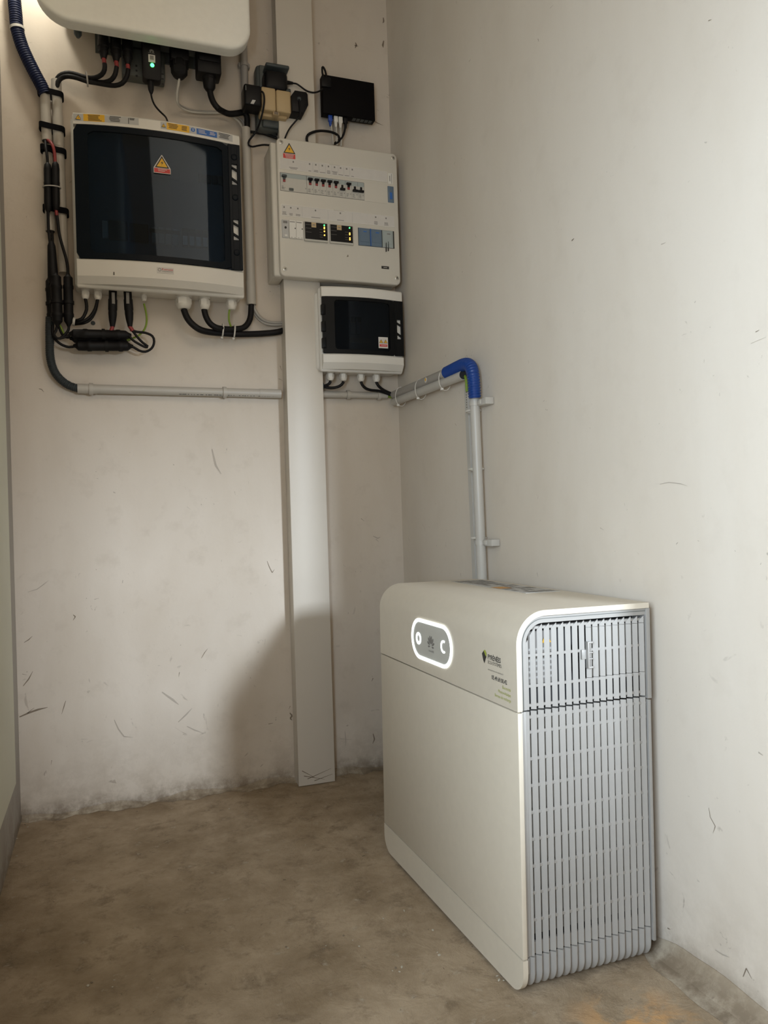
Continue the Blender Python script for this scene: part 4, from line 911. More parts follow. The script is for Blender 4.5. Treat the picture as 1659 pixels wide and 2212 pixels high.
tube_thing('earth_wire', [(-0.7257,1.091,1.3469),(-0.7215,1.091,1.3272),(-0.7197,1.091,1.3049),(-0.7226,1.091,1.2861),(-0.7301,1.091,1.272),(-0.7435,1.091,1.2588),(-0.7578,1.091,1.2519),(-0.7721,1.091,1.2462)], .0026, 'gy', 'green and yellow wire curling from the small middle gland', 'cable', n=8)
tube_thing('earth_wire', [(-0.4993,1.081,1.3437),(-0.5017,1.081,1.3281),(-0.5016,1.081,1.3101),(-0.4953,1.091,1.2975)], .0026, 'gy', 'short green and yellow wire above the two joined thick cables', 'cable', n=8)
tube_thing('power_cable', [(-0.6231,1.081,1.3358),(-0.6163,1.081,1.316),(-0.6045,1.081,1.2991),(-0.5839,1.081,1.2837),(-0.5579,1.091,1.2799),(-0.5186,1.101,1.2805),(-0.4663,1.106,1.2818),(-0.4118,1.116,1.2883),(-0.3639,1.12,1.2958),(-0.3398,1.124,1.3034)], .0088, 'rubber', 'thick black cable from the largest gland to the trunking', 'cable')
tube_thing('power_cable', [(-0.5687,1.081,1.3392),(-0.5643,1.081,1.3192),(-0.5536,1.081,1.3007),(-0.5363,1.081,1.2902),(-0.5109,1.091,1.2901),(-0.4831,1.096,1.2929),(-0.4601,1.101,1.2992),(-0.4445,1.106,1.3144),(-0.4363,1.108,1.3364),(-0.4332,1.108,1.3721)], .0082, 'rubber', 'thick black cable curving up into the grey pipe beside the box', 'cable')
zip_tie((-0.5182,1.094,1.2866), (1,0,-.1), .013, .0185, 'left of two pale ties joining the thick black cables', 'ties on the thick cables', 'wirew', tail=(-.004,-.006,-.022))
zip_tie((-0.4859,1.096,1.2862), (1,0,-.1), .013, .0185, 'right of two pale ties joining the thick black cables', 'ties on the thick cables', 'wirew', tail=(-.004,-.006,-.022))
for o in bpy.data.objects:
    if o.name.startswith('dome_cap'): pass

# ------------------------------------------------------------------ pipes right of the big box
p_ = thing('conduit_pipe', (-0.4322,1.108,1.6289), 'grey upright pipe between the big box and the white board', 'pipe', 'grey pipes right of the big box')
MB().tube([(-0.4342,1.108,1.8699), (-0.4327,1.108,1.3682)], .0122, smooth=False, n=20).build('pipe', 'pvc', p_)
MB().tube([(-0.4334,1.108,1.4339), (-0.4327,1.108,1.3675)], .0132, smooth=False, n=20).build('coupler', 'pvc', p_)
p_ = thing('conduit_pipe', (-0.4326,1.122,2.019), 'grey upright pipe running up behind the inverter end', 'pipe', 'grey pipes right of the big box')
MB().tube([(-0.431,1.122,2.2987), (-0.431,1.122,1.9183)], .0105, smooth=False, n=20).build('pipe', 'pvcd', p_)
for z_ in (141,):
    x_, y_, zz_ = (-0.4308,1.122,2.0579)
    pipe_clip(x_, y_, zz_, .0110, 'grey clip on the pipe behind the inverter end', None, False) if False else None
    c_ = thing('pipe_clip', (x_, y_, zz_), 'grey clip on the pipe behind the inverter end', 'pipe clip')
    MB().rbox(x_-.0165, x_+.0165, YB-.016, YB-.0002, zz_-.006, zz_+.006, .002).build('foot', 'pvcd', c_); MB().tube([(x_,y_,zz_-.005),(x_,y_,zz_+.005)], .0128, smooth=False, n=18).build('hoop', 'pvcd', c_)
tube_thing('grey_cable', [(-0.4287,1.111,1.3732),(-0.4239,1.111,1.3564),(-0.4151,1.111,1.3411),(-0.4035,1.111,1.3299),(-0.3867,1.116,1.3242),(-0.3669,1.121,1.3239),(-0.3391,1.124,1.3263)], .0042, 'wireg', 'upper grey cable bending from pipe bottom into the trunking', 'cable')
tube_thing('grey_cable', [(-0.4287,1.118,1.3751),(-0.4254,1.118,1.3529),(-0.4179,1.118,1.3375),(-0.4063,1.118,1.3262),(-0.3892,1.118,1.3179),(-0.3665,1.124,1.318),(-0.3388,1.126,1.3214)], .0040, 'wireg', 'lower grey cable bending from pipe bottom into the trunking', 'cable')

# ------------------------------------------------------------------ lower left hose and horizontal pipe
h_ = thing('grey_hose', (-0.96,1.111,1.2113), 'dark grey corrugated hose bending down to the level pipe', 'hose')
MB().tube([(-0.9597,1.106,1.2994),(-0.961,1.106,1.268),(-0.9618,1.106,1.2366),(-0.9624,1.111,1.2063),(-0.9588,1.114,1.1781),(-0.9495,1.116,1.1546),(-0.9333,1.117,1.1359),(-0.9156,1.118,1.1245),(-0.8954,1.118,1.1183)], .0104, corr=.0008, pitch=.0045, n=14).build('hose', 'hosegrey', h_, angle=1.2)
p_ = thing('conduit_pipe', (-0.6468,1.118,1.1171), 'long level grey pipe on the back wall left of trunking', 'pipe', 'level grey pipes')
MB().tube([(-0.8977,1.118,1.1183), (-0.3549,1.118,1.1182)], .0122, smooth=False, n=22).build('pipe', 'pvc', p_)
MB().tube([(-0.8982,1.118,1.1183), (-0.8496,1.118,1.1178)], .0131, smooth=False, n=22).build('coupler', 'pvc', p_)
MB().tube([(-0.4165,1.118,1.1182), (-0.3542,1.118,1.1182)], .0130, smooth=False, n=22).build('coupler', 'pvc', p_)
mb = MB()
for i in range(34):
    x = -.640+i*.0078+random.random()*.003; z0 = 1.119-.0092-.0006
    if i in (20, 27): continue
    mb.box(x, x+.002+random.random()*.005, YB-.018-.0088, YB-.018-.0078, z0-.001, z0+.0008+random.random()*.0012)
mb.build('pipe_print', 'ink', p_, smooth=False)
for (u, v, lab) in ((197, 840.5, 'grey pipe clip nearest the dark grey hose'), (485, 848, 'grey pipe clip between hose and trunking, nearer the trunking')):
    P = ((-0.8646,1.118,1.118) if u == 197 else (-0.5145,1.118,1.118)); pipe_clip(P[0], P[1], P[2], .0133, lab, 'clips on the level pipe')
p_ = thing('conduit_pipe', (-0.1396,1.118,1.121), 'short level grey pipe below the small grey box', 'pipe', 'level grey pipes')
MB().tube([(-0.235,1.118,1.1199), (-0.0281,1.118,1.1213)], .0098, smooth=False, n=22).build('pipe', 'pvc', p_)
MB().tube([(-0.0303,1.118,1.1214), (-0.0272,1.118,1.1213)], .0088, smooth=False, n=20).build('mouth', 'dark', p_)
P = (-0.1512,1.118,1.1207); pipe_clip(P[0], P[1], P[2], .0106, 'left grey clip on the short pipe below the small box', 'clips on the short pipe')
P = (-0.0548,1.118,1.1211); pipe_clip(P[0], P[1], P[2], .0106, 'right grey clip on the short pipe, nearest the corner', 'clips on the short pipe')

# ------------------------------------------------------------------ white distribution board
Bd = thing('distribution_board', (-.19, YB, 1.42), 'white distribution board with breaker rows and glowing orange lights', 'electrical panel')
BX0, BX1, BZ0, BZ1 = -.3640, -.0060, 1.4325, 1.8190
MB().rbox(-.3790, -.0120, YB-.090, YB-.062, BZ0+.002, BZ1-.008, .006, 3).build('rear_case', 'board_w', Bd)
MB().box(-.368, -.0135, YB-.062, YB-.0615, BZ0+.01, BZ1-.02).build('case_back', 'board_w', Bd, smooth=False)
for x0_, x1_ in ((-.3785, -.3475), (-.2370, -.0125)):
    MB().rbox(x0_, x1_, YB-.066, YB-.0004, BZ0+.004, BZ1-.012, .003).build('rear_case', 'board_w', Bd)
cov = MB().prism(rrect(BX0, BX1, BZ0, BZ1, .014, 6), 1, YB-.104, YB-.088, .004, 3).build('cover', 'board_w', Bd, angle=.8)
FY = YB-.104
def fp(x0, x1, z0, z1, m, name, parent=cov, d=.0005): return MB().box(x0, x1, FY-d, FY+.0004, z0, z1).build(name, m, parent, smooth=False)
for (x, z, a) in ((BX0+.0125, BZ1-.013, .3), (BX1-.0125, BZ1-.014, .8), (BX0+.013, BZ0+.020, .5), (BX1-.012, BZ0+.020, 1.0)):
    sc = MB().lathe((x,FY+.0004,z), (x,FY-.0016,z), [(0,.0062),(.0012,.0060),(.0020,.0045)], 18).build('cover_screw', 'screw', Bd)
    mb = MB()
    for k in (0, 1):
        t = a+k*math.pi/2; dx, dz = math.cos(t)*.0032, math.sin(t)*.0032; nx, nz = -dz*.22, dx*.22
        mb.add([(x-dx-nx,FY-.0018,z-dz-nz),(x+dx-nx,FY-.0018,z+dz-nz),(x+dx+nx,FY-.0018,z+dz+nz),(x-dx+nx,FY-.0018,z-dz+nz)], [(0,1,2,3)])
    mb.build('screw_slot', 'ink', sc, smooth=False)
# sticker at upper left
tx, tz = (-0.3284,1.0315,1.7921)[0], (-0.3284,1.0315,1.7921)[2]
warning_tri(cov, tx, tz, .034, FY)
sb = fp(tx-.0180, tx+.0165, tz-.0300, tz-.0165, 'redlab', 'red_bar'); 
for i in range(3): MB().box(tx-.013+i*.001, tx+.012-i*.001, FY-.0009, FY-.0004, tz-.0200-i*.0036, tz-.0186-i*.0036).build('label_print', 'paper', sb, smooth=False)
# label strips in their recesses
def strip(x0, x1, z0, z1, marks):
    fr = ring([(x0,z0),(x1,z0),(x1,z1),(x0,z1)], [(x0+.0012,z0+.0012),(x1-.0012,z0+.0012),(x1-.0012,z1-.0012),(x0+.0012,z1-.0012)], 1, FY-.0010, FY+.0004).build('strip_frame', 'box', cov, smooth=False)
    st = MB().box(x0+.0012, x1-.0012, FY-.0004, FY+.0004, z0+.0012, z1-.0012).build('label_strip', 'paper', cov, smooth=False)
    mb = MB()
    for (x, n, wd) in marks:
        mb.box(x-.0022, x+.0018, FY-.0007, FY-.0003, z1-.0098, z1-.0055)
        for i in range(n):
            a = wd*(.35+.15*random.random()); mb.box(x-a, x+a, FY-.0007, FY-.0003, z0+.0035+i*.0034, z0+.0049+i*.0034)
    mb.build('label_print', 'inkgrey', st, smooth=False)
    n = MB().rbox((x0+x1)/2-.016, (x0+x1)/2+.016, FY-.0014, FY+.0002, z1-.0015, z1+.0030, .0012, 2).build('pull_tab', 'board_w', cov)
    return st
st1 = strip(-.3570, -.0390, 1.7310, 1.7625, ((-.318,2,.026),(-.271,1,.008),(-.253,2,.014),(-.234,1,.020),(-.216,3,.012),(-.198,3,.016),(-.180,1,.014),(-.162,1,.015),(-.145,1,.010)))
for xx in (-.262,-.244,-.225,-.207,-.188,-.171,-.153): MB().box(xx-.0003, xx+.0003, FY-.0007, FY-.0003, 1.7325, 1.7595).build('strip_line', 'greylab', st1, smooth=False)
st2 = strip(-.3570, -.0205, 1.6005, 1.6325, ((-.348,3,.013),(-.329,2,.012),(-.309,2,.015),(-.258,1,.034),(-.185,1,.024),(-.078,3,.014),(-.046,3,.016)))
for xx in (-.297,-.222,-.149): MB().box(xx-.0003, xx+.0003, FY-.0007, FY-.0003, 1.6020, 1.6295).build('strip_line', 'greylab', st2, smooth=False)
# side tag and its black edge, blue cover hinge
fp(-.0355, -.0215, 1.7275, 1.7590, 'white', 'side_tag'); fp(-.0258, -.0250, 1.729, 1.757, 'ink', 'tag_edge', d=.0009); fp(-.0318, -.0296, 1.735, 1.751, 'inkgrey', 'tag_print', d=.0009)
lk = MB().rbox(-.0385, -.0195, FY-.0016, FY+.001, 1.6725, 1.7205, .002).build('blue_latch', 'switchblue', cov); MB().rbox(-.0330, -.0250, FY-.0030, FY-.001, 1.682, 1.702, .001).build('latch_tab', 'bluelab', lk)
# upper breaker row
UZ0, UZ1 = 1.6710, 1.7200
fp(-.3575, -.1110, UZ0-.0012, UZ1+.0012, 'inkgrey', 'window_edge', d=.0006)
def breaker(x0, x1, state, wide=False):
    b_ = MB().box(x0+.0003, x1-.0003, FY-.0012, FY+.0004, UZ0, UZ1-.0125).build('breaker', 'breaker', cov, smooth=False)
    MB().box(x0+.0006, x1-.0006, FY-.0009, FY+.0004, UZ1-.0122, UZ1).build('breaker_recess', 'breakertop', b_, smooth=False)
    xc = (x0+x1)/2
    if wide: xc = x0+.0105
    if state:
        MB().rbox(xc-.0068, xc+.0068, FY-.0085, FY-.001, UZ1-.0125, UZ1-.0065, .0015).build('lever', 'black' if not wide else 'darkgrey', b_)
        MB().rbox(xc-.0034, xc+.0034, FY-.0050, FY-.001, UZ1-.0190, UZ1-.0115, .0008).build('lever_neck', 'black' if not wide else 'darkgrey', b_)
        MB().box(xc-.0034, xc+.0034, FY-.0030, FY-.001, UZ1-.0250, UZ1-.0190).build('state_window', 'red', b_, smooth=False)
    else:
        MB().rbox(xc-.0030, xc+.0030, FY-.0040, FY-.001, UZ1-.0245, UZ1-.0140, .0008).build('lever_neck', 'black', b_)
        MB().rbox(xc-.0075, xc+.0075, FY-.0085, FY-.001, UZ1-.0300, UZ1-.0240, .0015).build('lever', 'black', b_)
    mb = MB(); zz = UZ0+.012
    if wide: mb.box(x0+.004, x0+.012, FY-.0015, FY-.0011, UZ0+.004, UZ0+.005); mb.box(x0+.004, x0+.014, FY-.0015, FY-.0011, UZ0+.008, UZ0+.009)
    for i in range(4): mb.box(x0+.003, x0+.003+.004+random.random()*.004, FY-.0015, FY-.0011, zz-i*.0028, zz-i*.0028+.0010)
    mb.box(x1-.0042, x1-.0026, FY-.0015, FY-.0011, UZ0+.0105, UZ0+.014)
    mb.build('breaker_print', 'inkgrey', b_, smooth=False)
    return b_
wb_ = breaker(-.3565, -.2815, True, True); MB().rbox(-.3330, -.3200, FY-.0035, FY-.001, UZ0+.0015, UZ0+.0085, .001).build('test_button', 'darkgrey2', wb_)
x = -.2810
for k, stt in enumerate((1,1,1,1,1,0,1,0,0)): breaker(x+k*.01885, x+(k+1)*.01885, stt)
MB().rbox(-.1375, -.1215, FY-.0082, FY-.0012, UZ1-.0296, UZ1-.0245, .001).build('lever_bridge', 'black', cov)
fp(-.1100, -.0400, UZ0-.003, UZ1+.001, 'board_w', 'blank_plate', d=.0009)
# lower row
LZ0, LZ1 = 1.5385, 1.5885
fp(-.3580, -.1500, LZ0-.001, LZ1+.001, 'box', 'window_edge', d=.0004)
d0 = MB().rbox(-.3565, -.3370, FY-.0035, FY, LZ0+.0005, LZ1, .0006, 1).build('timer_module', 'greylab', cov); MB().cyl((-.3465,FY-.0045,1.5670), (-.3465,FY-.003,1.5670), .0032).build('dial', 'ink', d0)
MB().box(-.353, -.341, FY-.0040, FY-.0033, 1.5790, 1.5855).build('module_print', 'inkgrey', d0, smooth=False); MB().rbox(-.3500, -.3420, FY-.0044, FY-.003, 1.5420, 1.5480, .0006, 1).build('toggle', 'white', d0)
for k in range(2):
    d1 = MB().rbox(-.3360+k*.0195, -.3168+k*.0195, FY-.0050, FY, LZ0, LZ1+.0005, .0006, 1).build('relay_module', 'white', cov)
    MB().cyl((-.3195+k*.0200,FY-.0056,1.5665), (-.3195+k*.0200,FY-.0045,1.5665), .0017).build('dial', 'ink', d1)
    mb = MB(); mb.box(-.3345+k*.0195, -.3200+k*.0195, FY-.0054, FY-.0049, 1.5830, 1.5850); mb.box(-.3320+k*.0195, -.3280+k*.0195, FY-.0054, FY-.0049, 1.5405, 1.5415); mb.box(-.3225+k*.0195, -.3190+k*.0195, FY-.0054, FY-.0049, 1.5405, 1.5415); mb.build('module_print', 'inkgrey', d1, smooth=False)
def led_module(x0, x1, leds):
    z0, z1 = LZ0+.0005, LZ1
    m_ = MB().rbox(x0, x1, FY-.0070, FY, z0-.004, z1+.0005, .0010, 1).build('energy_module', 'breaker', cov)
    MB().box(x0+.002, x1-.0022, FY-.0075, FY-.0068, z0+.0010, z1-.0010).build('module_face', 'black', m_, smooth=False)
    xc = x0+(x1-x0)*.40; t_ = MB().box(xc-.0068, xc+.0068, FY-.0080, FY-.0074, z1-.0150, z1-.0012).build('paper_tag', 'cream2', m_, smooth=False)
    MB().box(xc-.0035, xc+.0035, FY-.0084, FY-.0079, z1-.0095, z1-.0070).build('tag_print', 'orangeled' if False else 'inkgrey', t_, smooth=False)
    xl = x0+(x1-x0)*.84
    for zz, mm in leds: MB().lathe((xl,FY-.0074,z1-zz), (xl,FY-.0095,z1-zz), [(0,.0019),(.0014,.0017),(.0021,.0008)], 10).build('indicator', mm, m_)
    mb = MB()
    for q in (.008, .018, .029): mb.box(x0+.004, x0+.020, FY-.0079, FY-.0074, z1-q-.0006, z1-q)
    for q in (.0185, .0265, .034, .040): mb.box(xl-.014, xl-.005, FY-.0079, FY-.0074, z1-q-.0006, z1-q)
    mb.build('module_print', 'inkgrey', m_, smooth=False)
led_module(-.2940, -.2250, ((.0058,'greenled'),(.0118,'orangeled'),(.0150,'orangeled'),(.0230,'orangeled'),(.0340,'orangeled')))
led_module(-.2200, -.1500, ((.0060,'greenled'),(.0210,'orangeled'),(.0250,'orangeled'),(.0350,'orangeled'),(.0395,'orangeled')))
fp(-.1335, -.0225, LZ0-.0005, LZ1+.0005, 'ink', 'window_edge', d=.0006)
for (x0_, x1_, mm) in ((-.1325, -.0975, 'switchblue'), (-.0950, -.0620, 'switchblue'), (-.0600, -.0270, 'breakertop')):
    q_ = MB().rbox(x0_, x1_, FY-.0030, FY, LZ0, LZ1, .0008, 1).build('blue_module', mm, cov)
    MB().rbox(x0_+.003, x1_-.003, FY-.0042, FY-.0025, LZ0+.010, LZ1-.004, .0008, 1).build('module_flap', mm, q_)
    MB().box(x0_+.014, x0_+.024, FY-.0046, FY-.0041, LZ1-.012, LZ1-.009).build('module_print', 'bluelab' if mm == 'switchblue' else 'inkgrey', q_, smooth=False)
fp(-.0972, -.0953, LZ0, LZ1, 'bluelab', 'divider', d=.0036)
fp(-.0505, -.0485, 1.5265, 1.5520, 'ink', 'pen_mark', d=.0048); fp(-.0435, -.0420, 1.5290, 1.5560, 'ink', 'pen_mark', d=.0048)
bz = (-0.0538,1.0315,1.4803); fp(bz[0]-.011, bz[0]+.012, bz[2]-.004, bz[2]+.004, 'ink', 'black_sticker')
MB().box(bz[0]-.005, bz[0]+.006, FY-.0009, FY-.0004, bz[2]-.0006, bz[2]+.0006).build('label_print', 'paper', cov, smooth=False)
bz = (-0.1672,1.0315,1.5042); MB().prism([(bz[0]-.003,bz[2]-.003),(bz[0]+.003,bz[2]-.001),(bz[0]+.001,bz[2]+.004)], 1, FY-.001, FY).build('dirt_fleck', 'stain', cov, smooth=False)

# ------------------------------------------------------------------ small grey box with tinted door
G = thing('wall_box', (-.12, YB, 1.18), 'small grey wall box with black tinted door beneath the white board', 'electrical box')
GX0, GX1, GZ0, GZ1 = -.2475, -.0010, 1.1775, 1.4150
GD = .098
MB().rbox(GX0-.012, GX1-.004, YB-.070, YB-.0004, GZ0+.002, GZ1-.006, .014, 4).build('rear_case', 'box', G)
MB().rbox(GX0-.004, GX1+.002, YB-.082, YB-.066, GZ0-.002, GZ1+.001, .007, 3).build('rim', 'box', G)
def gb(x, amt=.014): 
    u = (x-(GX0+GX1)/2)/((GX1-GX0)/2); return amt*(1-u*u)
_b = bulge
def bulge(x, amt=.014): return gb(x, amt)
HZ0, HZ1 = 1.2235, 1.3860
curved_slab(GX0+.001, GX1-.001, HZ1, GZ1, .078, GD, .014, 'top_cover', 'box', G)
curved_slab(GX0+.001, GX1-.001, GZ0+.004, HZ0, .078, GD, .014, 'bottom_cover', 'box', G, taper=.014)
MB().box(GX0+.006, GX1-.006, YB-.0835, YB-.050, HZ0-.01, HZ1+.01).build('mounting_plate', 'boxin', G)
MB().rbox(GX1-.030, GX1-.003, YB-.096, YB-.082, HZ0, HZ1, .002).build('latch_bed', 'box', G)
gd = curved_ring([(GX0+.002,HZ0+.001),(GX1-.027,HZ0+.001),(GX1-.027,HZ1-.001),(GX0+.002,HZ1-.001)], rrect(GX0+.036, GX1-.044, HZ0+.012, HZ1-.010, .008), GD-.001, .006, .014, 'door', 'doorsolidC', G)
pane(GX0+.034, GX1-.042, HZ0+.010, HZ1-.008, GD-.003, .014, 'doorC', gd)
for z in (1.253, 1.300, 1.348): MB().rbox(GX0-.001, GX0+.011, YB-.103, YB-.088, z-.015, z+.015, .0025, 2).build('hinge', 'doorsolidC', G)
latch_strip(GX1-.028, GX1-.001, HZ0+.001, HZ1-.001, .104, ((1.3035, 1.0),), G, 'doorsolidC', .0125)
for i in range(2): MB().rbox(-.160+i*.0175, -.144+i*.0175, YB-.0885, YB-.083, 1.285, 1.335, .001, 1).build('breaker', 'boxin', G); MB().rbox(-.158+i*.0175, -.146+i*.0175, YB-.0960, YB-.088, 1.318, 1.334, .002, 2).build('lever', 'black', G)
MB().box(-.162, -.100, YB-.0860, YB-.0836, 1.262, 1.276).build('rating_label', 'inkgrey', G)
sx_, sy_, sz_ = (-0.0681,1.024,1.2593)
s5 = MB().box(sx_-.0150, sx_+.0140, YB-.1098, YB-.1085, sz_-.0160, sz_+.0160).build('danger_sticker', 'paper', G, smooth=False)
s5.rotation_euler = (0,0,0)
for dx_ in (-.0072, .0066): warning_tri(s5, sx_+dx_, sz_+.0040, .0125, YB-.1099)
MB().box(sx_-.0120, sx_+.0115, YB-.1105, YB-.1097, sz_-.0115, sz_-.0050).build('red_bar', 'redlab', s5, smooth=False)
lines(s5, sx_-.009, sx_+.009, sz_-.0075, YB-.1106, 1, .003, 'paper', .0012)
for P in ((-0.2136,1.086,1.1745), (-0.1743,1.086,1.1746), (-0.1202,1.086,1.1737), (-0.0717,1.086,1.1753)): gland(P[0], P[1], GZ0+.004, .0112, .026, G)
tube_thing('box_cable', [(-0.2135,1.086,1.153),(-0.2179,1.086,1.1461),(-0.2236,1.091,1.1428),(-0.232,1.096,1.1407),(-0.2418,1.106,1.1408)], .0042, 'rubber', 'short black cable from first gland of the small box', 'cable')
tube_thing('box_cable', [(-0.1743,1.086,1.1529),(-0.1802,1.086,1.1446),(-0.1915,1.091,1.1383),(-0.2098,1.096,1.136),(-0.2293,1.101,1.139),(-0.2413,1.108,1.1398)], .0042, 'rubber', 'black cable from second gland of the small box', 'cable')
tube_thing('box_cable', [(-0.1201,1.086,1.1546),(-0.1161,1.086,1.1451),(-0.1046,1.091,1.1367),(-0.0857,1.096,1.1326),(-0.0576,1.101,1.1314),(-0.0235,1.106,1.1234),(-0.0021,1.108,1.1173)], .0042, 'rubber', 'black cable from third gland of the small box', 'cable')
tube_thing('box_cable', [(-0.0724,1.086,1.1561),(-0.0669,1.086,1.1452),(-0.0523,1.091,1.1355),(-0.0345,1.096,1.1285),(-0.0135,1.101,1.1229),(0.0003,1.106,1.1198)], .0042, 'rubber', 'black cable from rightmost gland of the small box', 'cable')
tube_thing('earth_wire', [(-0.0348,1.116,1.1205),(-0.023,1.116,1.118),(-0.011,1.116,1.1169),(0.0017,1.11,1.1163)], .0036, 'gy', 'green and yellow wire between short pipe and the corner', 'cable')
tag(MB().lathe((-0.2393,1.1,1.1412), (-0.2285,1.096,1.1408), [(0,.0095),(.004,.0105),(.008,.0100),(.010,.006)], 12).build('cable_grommet', 'darkgrey'), 'dark round grommet on trunking side below the small box', 'grommet')

# ------------------------------------------------------------------ right wall pipes
up_ = thing('conduit_pipe', (-0.0207,0.885,1.112), 'upper darker grey pipe of the sloping pair on right wall', 'pipe', 'sloping pipe pair')
MB().tube([(-0.0139,1.0962,1.1207), (-0.0081,0.7101,1.1188)], .0115, smooth=False, n=20).build('pipe', 'pvcd', up_)
MB().tube([(-0.0087,0.7485,1.1189), (-0.0081,0.7101,1.1188)], .0122, smooth=False, n=20).build('coupler', 'pvc', up_)
q_ = (-0.022,0.8331,1.118)
MB().lathe(q_, (q_[0]-.0012, q_[1], q_[2]), [(0,.0075),(.0012,.007)], 16).build('round_sticker', 'paper', up_); MB().lathe((q_[0]-.001, q_[1], q_[2]+.001), (q_[0]-.0018, q_[1], q_[2]+.001), [(0,.0042),(.0008,.004)], 12).build('sticker_mark', 'yellow', up_)
lo_ = thing('conduit_pipe', (-0.0005,0.8686,1.1035), 'lower pale pipe of the sloping pair on right wall', 'pipe', 'sloping pipe pair')
MB().tube([(-0.01,1.1042,1.1011), (-0.0031,0.6443,1.0974)], .0122, smooth=False, n=20).build('pipe', 'pvcl', lo_)
MB().tube([(-0.0032,0.6468,1.0974), (-0.0031,0.6428,1.0975)], .0110, smooth=False, n=20).build('mouth', 'dark', lo_)
for P, lab in (((-0.0112,1.0468,1.1074), 'leftmost white tie on the sloping pipe pair'), ((-0.009,0.9005,1.1048), 'middle white tie on the sloping pipe pair'), ((-0.0066,0.7455,1.104), 'rightmost white tie on the sloping pipe pair')):
    zip_tie(P, (0,1,0), .0165, .0275, lab, 'ties on the sloping pipes', 'white', w=.0035, tail=(-.012,-.006,-.026))
bh2 = thing('blue_hose', (-0.0065,0.6016,1.1006), 'bright blue corrugated hose elbow on the right wall', 'hose')
MB().tube([(-0.0084,0.7264,1.1183),(-0.0079,0.694,1.1193),(-0.0074,0.6626,1.1202),(-0.007,0.6372,1.1204),(-0.0067,0.6151,1.1177),(-0.0074,0.5966,1.1096),(-0.0082,0.586,1.0964),(-0.0082,0.5812,1.0801),(-0.0062,0.583,1.0584),(-0.0042,0.5851,1.0312)], .0148, corr=.0013, pitch=.0062, n=18).build('hose', 'blue', bh2, angle=2)
tube_thing('earth_wire', [(0.0007,0.6573,1.0988),(0.0009,0.645,1.0943),(0.001,0.6381,1.085),(0.001,0.6366,1.0711),(0.001,0.6352,1.055)], .0038, 'gy', 'green and yellow wire dropping beside the blue elbow', 'cable')
mp_ = thing('conduit_pipe', (0.0016,0.5932,0.8217), 'wider upright grey pipe running down behind the cabinet', 'pipe', 'upright pipe pair')
MB().tube([(-0.0004,0.5937,1.037), (-0.0002,0.5838,0.592), (.008, .602, .50)], .0118, smooth=False, n=22).build('pipe', 'pvcl', mp_)
mt_ = thing('mini_trunking', (0.0107,0.656,0.8247), 'narrow upright white trunking beside the wider grey pipe', 'trunking')
P0 = (0.0126,0.6649,1.0787); P1 = (0.0128,0.649,0.5868)
mb = MB(); hw = .0080
for a_, b_ in ((P0, P1),):
    vs = [(a_[0]+dx, a_[1]+dy, a_[2]) for dx, dy in ((-.001,-hw),(.009,-hw),(.009,hw),(-.001,hw))]+[(b_[0]+dx, b_[1]+dy, b_[2]-.10) for dx, dy in ((-.001,-hw),(.009,-hw),(.009,hw),(-.001,hw))]
    mb.add(vs, [(0,1,2,3),(7,6,5,4),(0,4,5,1),(1,5,6,2),(2,6,7,3),(3,7,4,0)])
mb.build('channel', 'pvcl', mt_)
for i in range(9): MB().box(P0[0]-.0016, P0[0]-.0009, P0[1]-.0050, P0[1]-.0030, P0[2]-.010-i*.0062, P0[2]-.0075-i*.0062).build('tick_mark', 'ink', mt_, smooth=False)
for P, Q, lab in (((-0.0003,0.5925,1.0191), (0.0139,0.5748,1.0168), 'upper white pipe clamp with block on right wall'), ((-0.0002,0.5856,0.6867), (0.0141,0.5625,0.6866), 'lower white pipe clamp with block on right wall')):
    r_ = thing('pipe_clamp', P, lab, 'pipe clamp', 'clamps on the upright pipe')
    MB().tube([(P[0],P[1],P[2]-.0055),(P[0],P[1],P[2]+.0055)], .0134, smooth=False, n=20).build('hoop', 'pvcl', r_)
    x1_ = XR(P[1])-.0008
    MB().rbox(x1_-.022, x1_, P[1]-.052, P[1]-.013, P[2]-.008, P[2]+.008, .0015).build('block', 'pvcl', r_)
    MB().rbox(x1_-.025, x1_-.021, P[1]-.030, P[1]-.013, P[2]-.0055, P[2]+.0055, .001).build('catch', 'pvcl', r_)
for P, lab in (((0.0033,0.6157,1.0047), 'uppermost white tie round the upright pipe pair'), ((0.0034,0.6109,0.8629), 'middle white tie round the upright pipe pair'), ((0.0034,0.6078,0.6973), 'lowest white tie round the upright pipe pair')):
    zip_tie((P[0]+.003, P[1], P[2]), (.02,0,1), .0250, .0155, lab, 'ties on the upright pipes', 'white', w=.004)

# ------------------------------------------------------------------ black network switch with its leads
rw = thing('network_box', (-.13, YB, 1.99), 'flat black metal network box on the wall above the white board', 'router')
RX0, RX1, RZ0, RZ1 = -.2105, -.0500, 1.937, 2.050
MB().rbox(RX0, RX1, YB-.050, YB-.022, RZ0, RZ1, .0015).build('housing', 'blackm', rw)
MB().rbox(RX0+.02, RX1-.02, YB-.023, YB-.0004, RZ0+.02, RZ1-.02, .002).build('wall_mount', 'black', rw)
for i in range(5): MB().rbox(-.1180+i*.0125, -.1080+i*.0125, YB-.046, YB-.030, RZ0-.0006, RZ0+.004, .0005, 1).build('port', 'darkgrey', rw)
for (x, z) in ((RX0+.012, RZ1-.022), (RX0+.0225, RZ1-.024)): MB().lathe((x,YB-.0500,z), (x,YB-.0512,z), [(0,.0028),(.0012,.0022)], 10).build('screw_head', 'darkgrey2', rw)
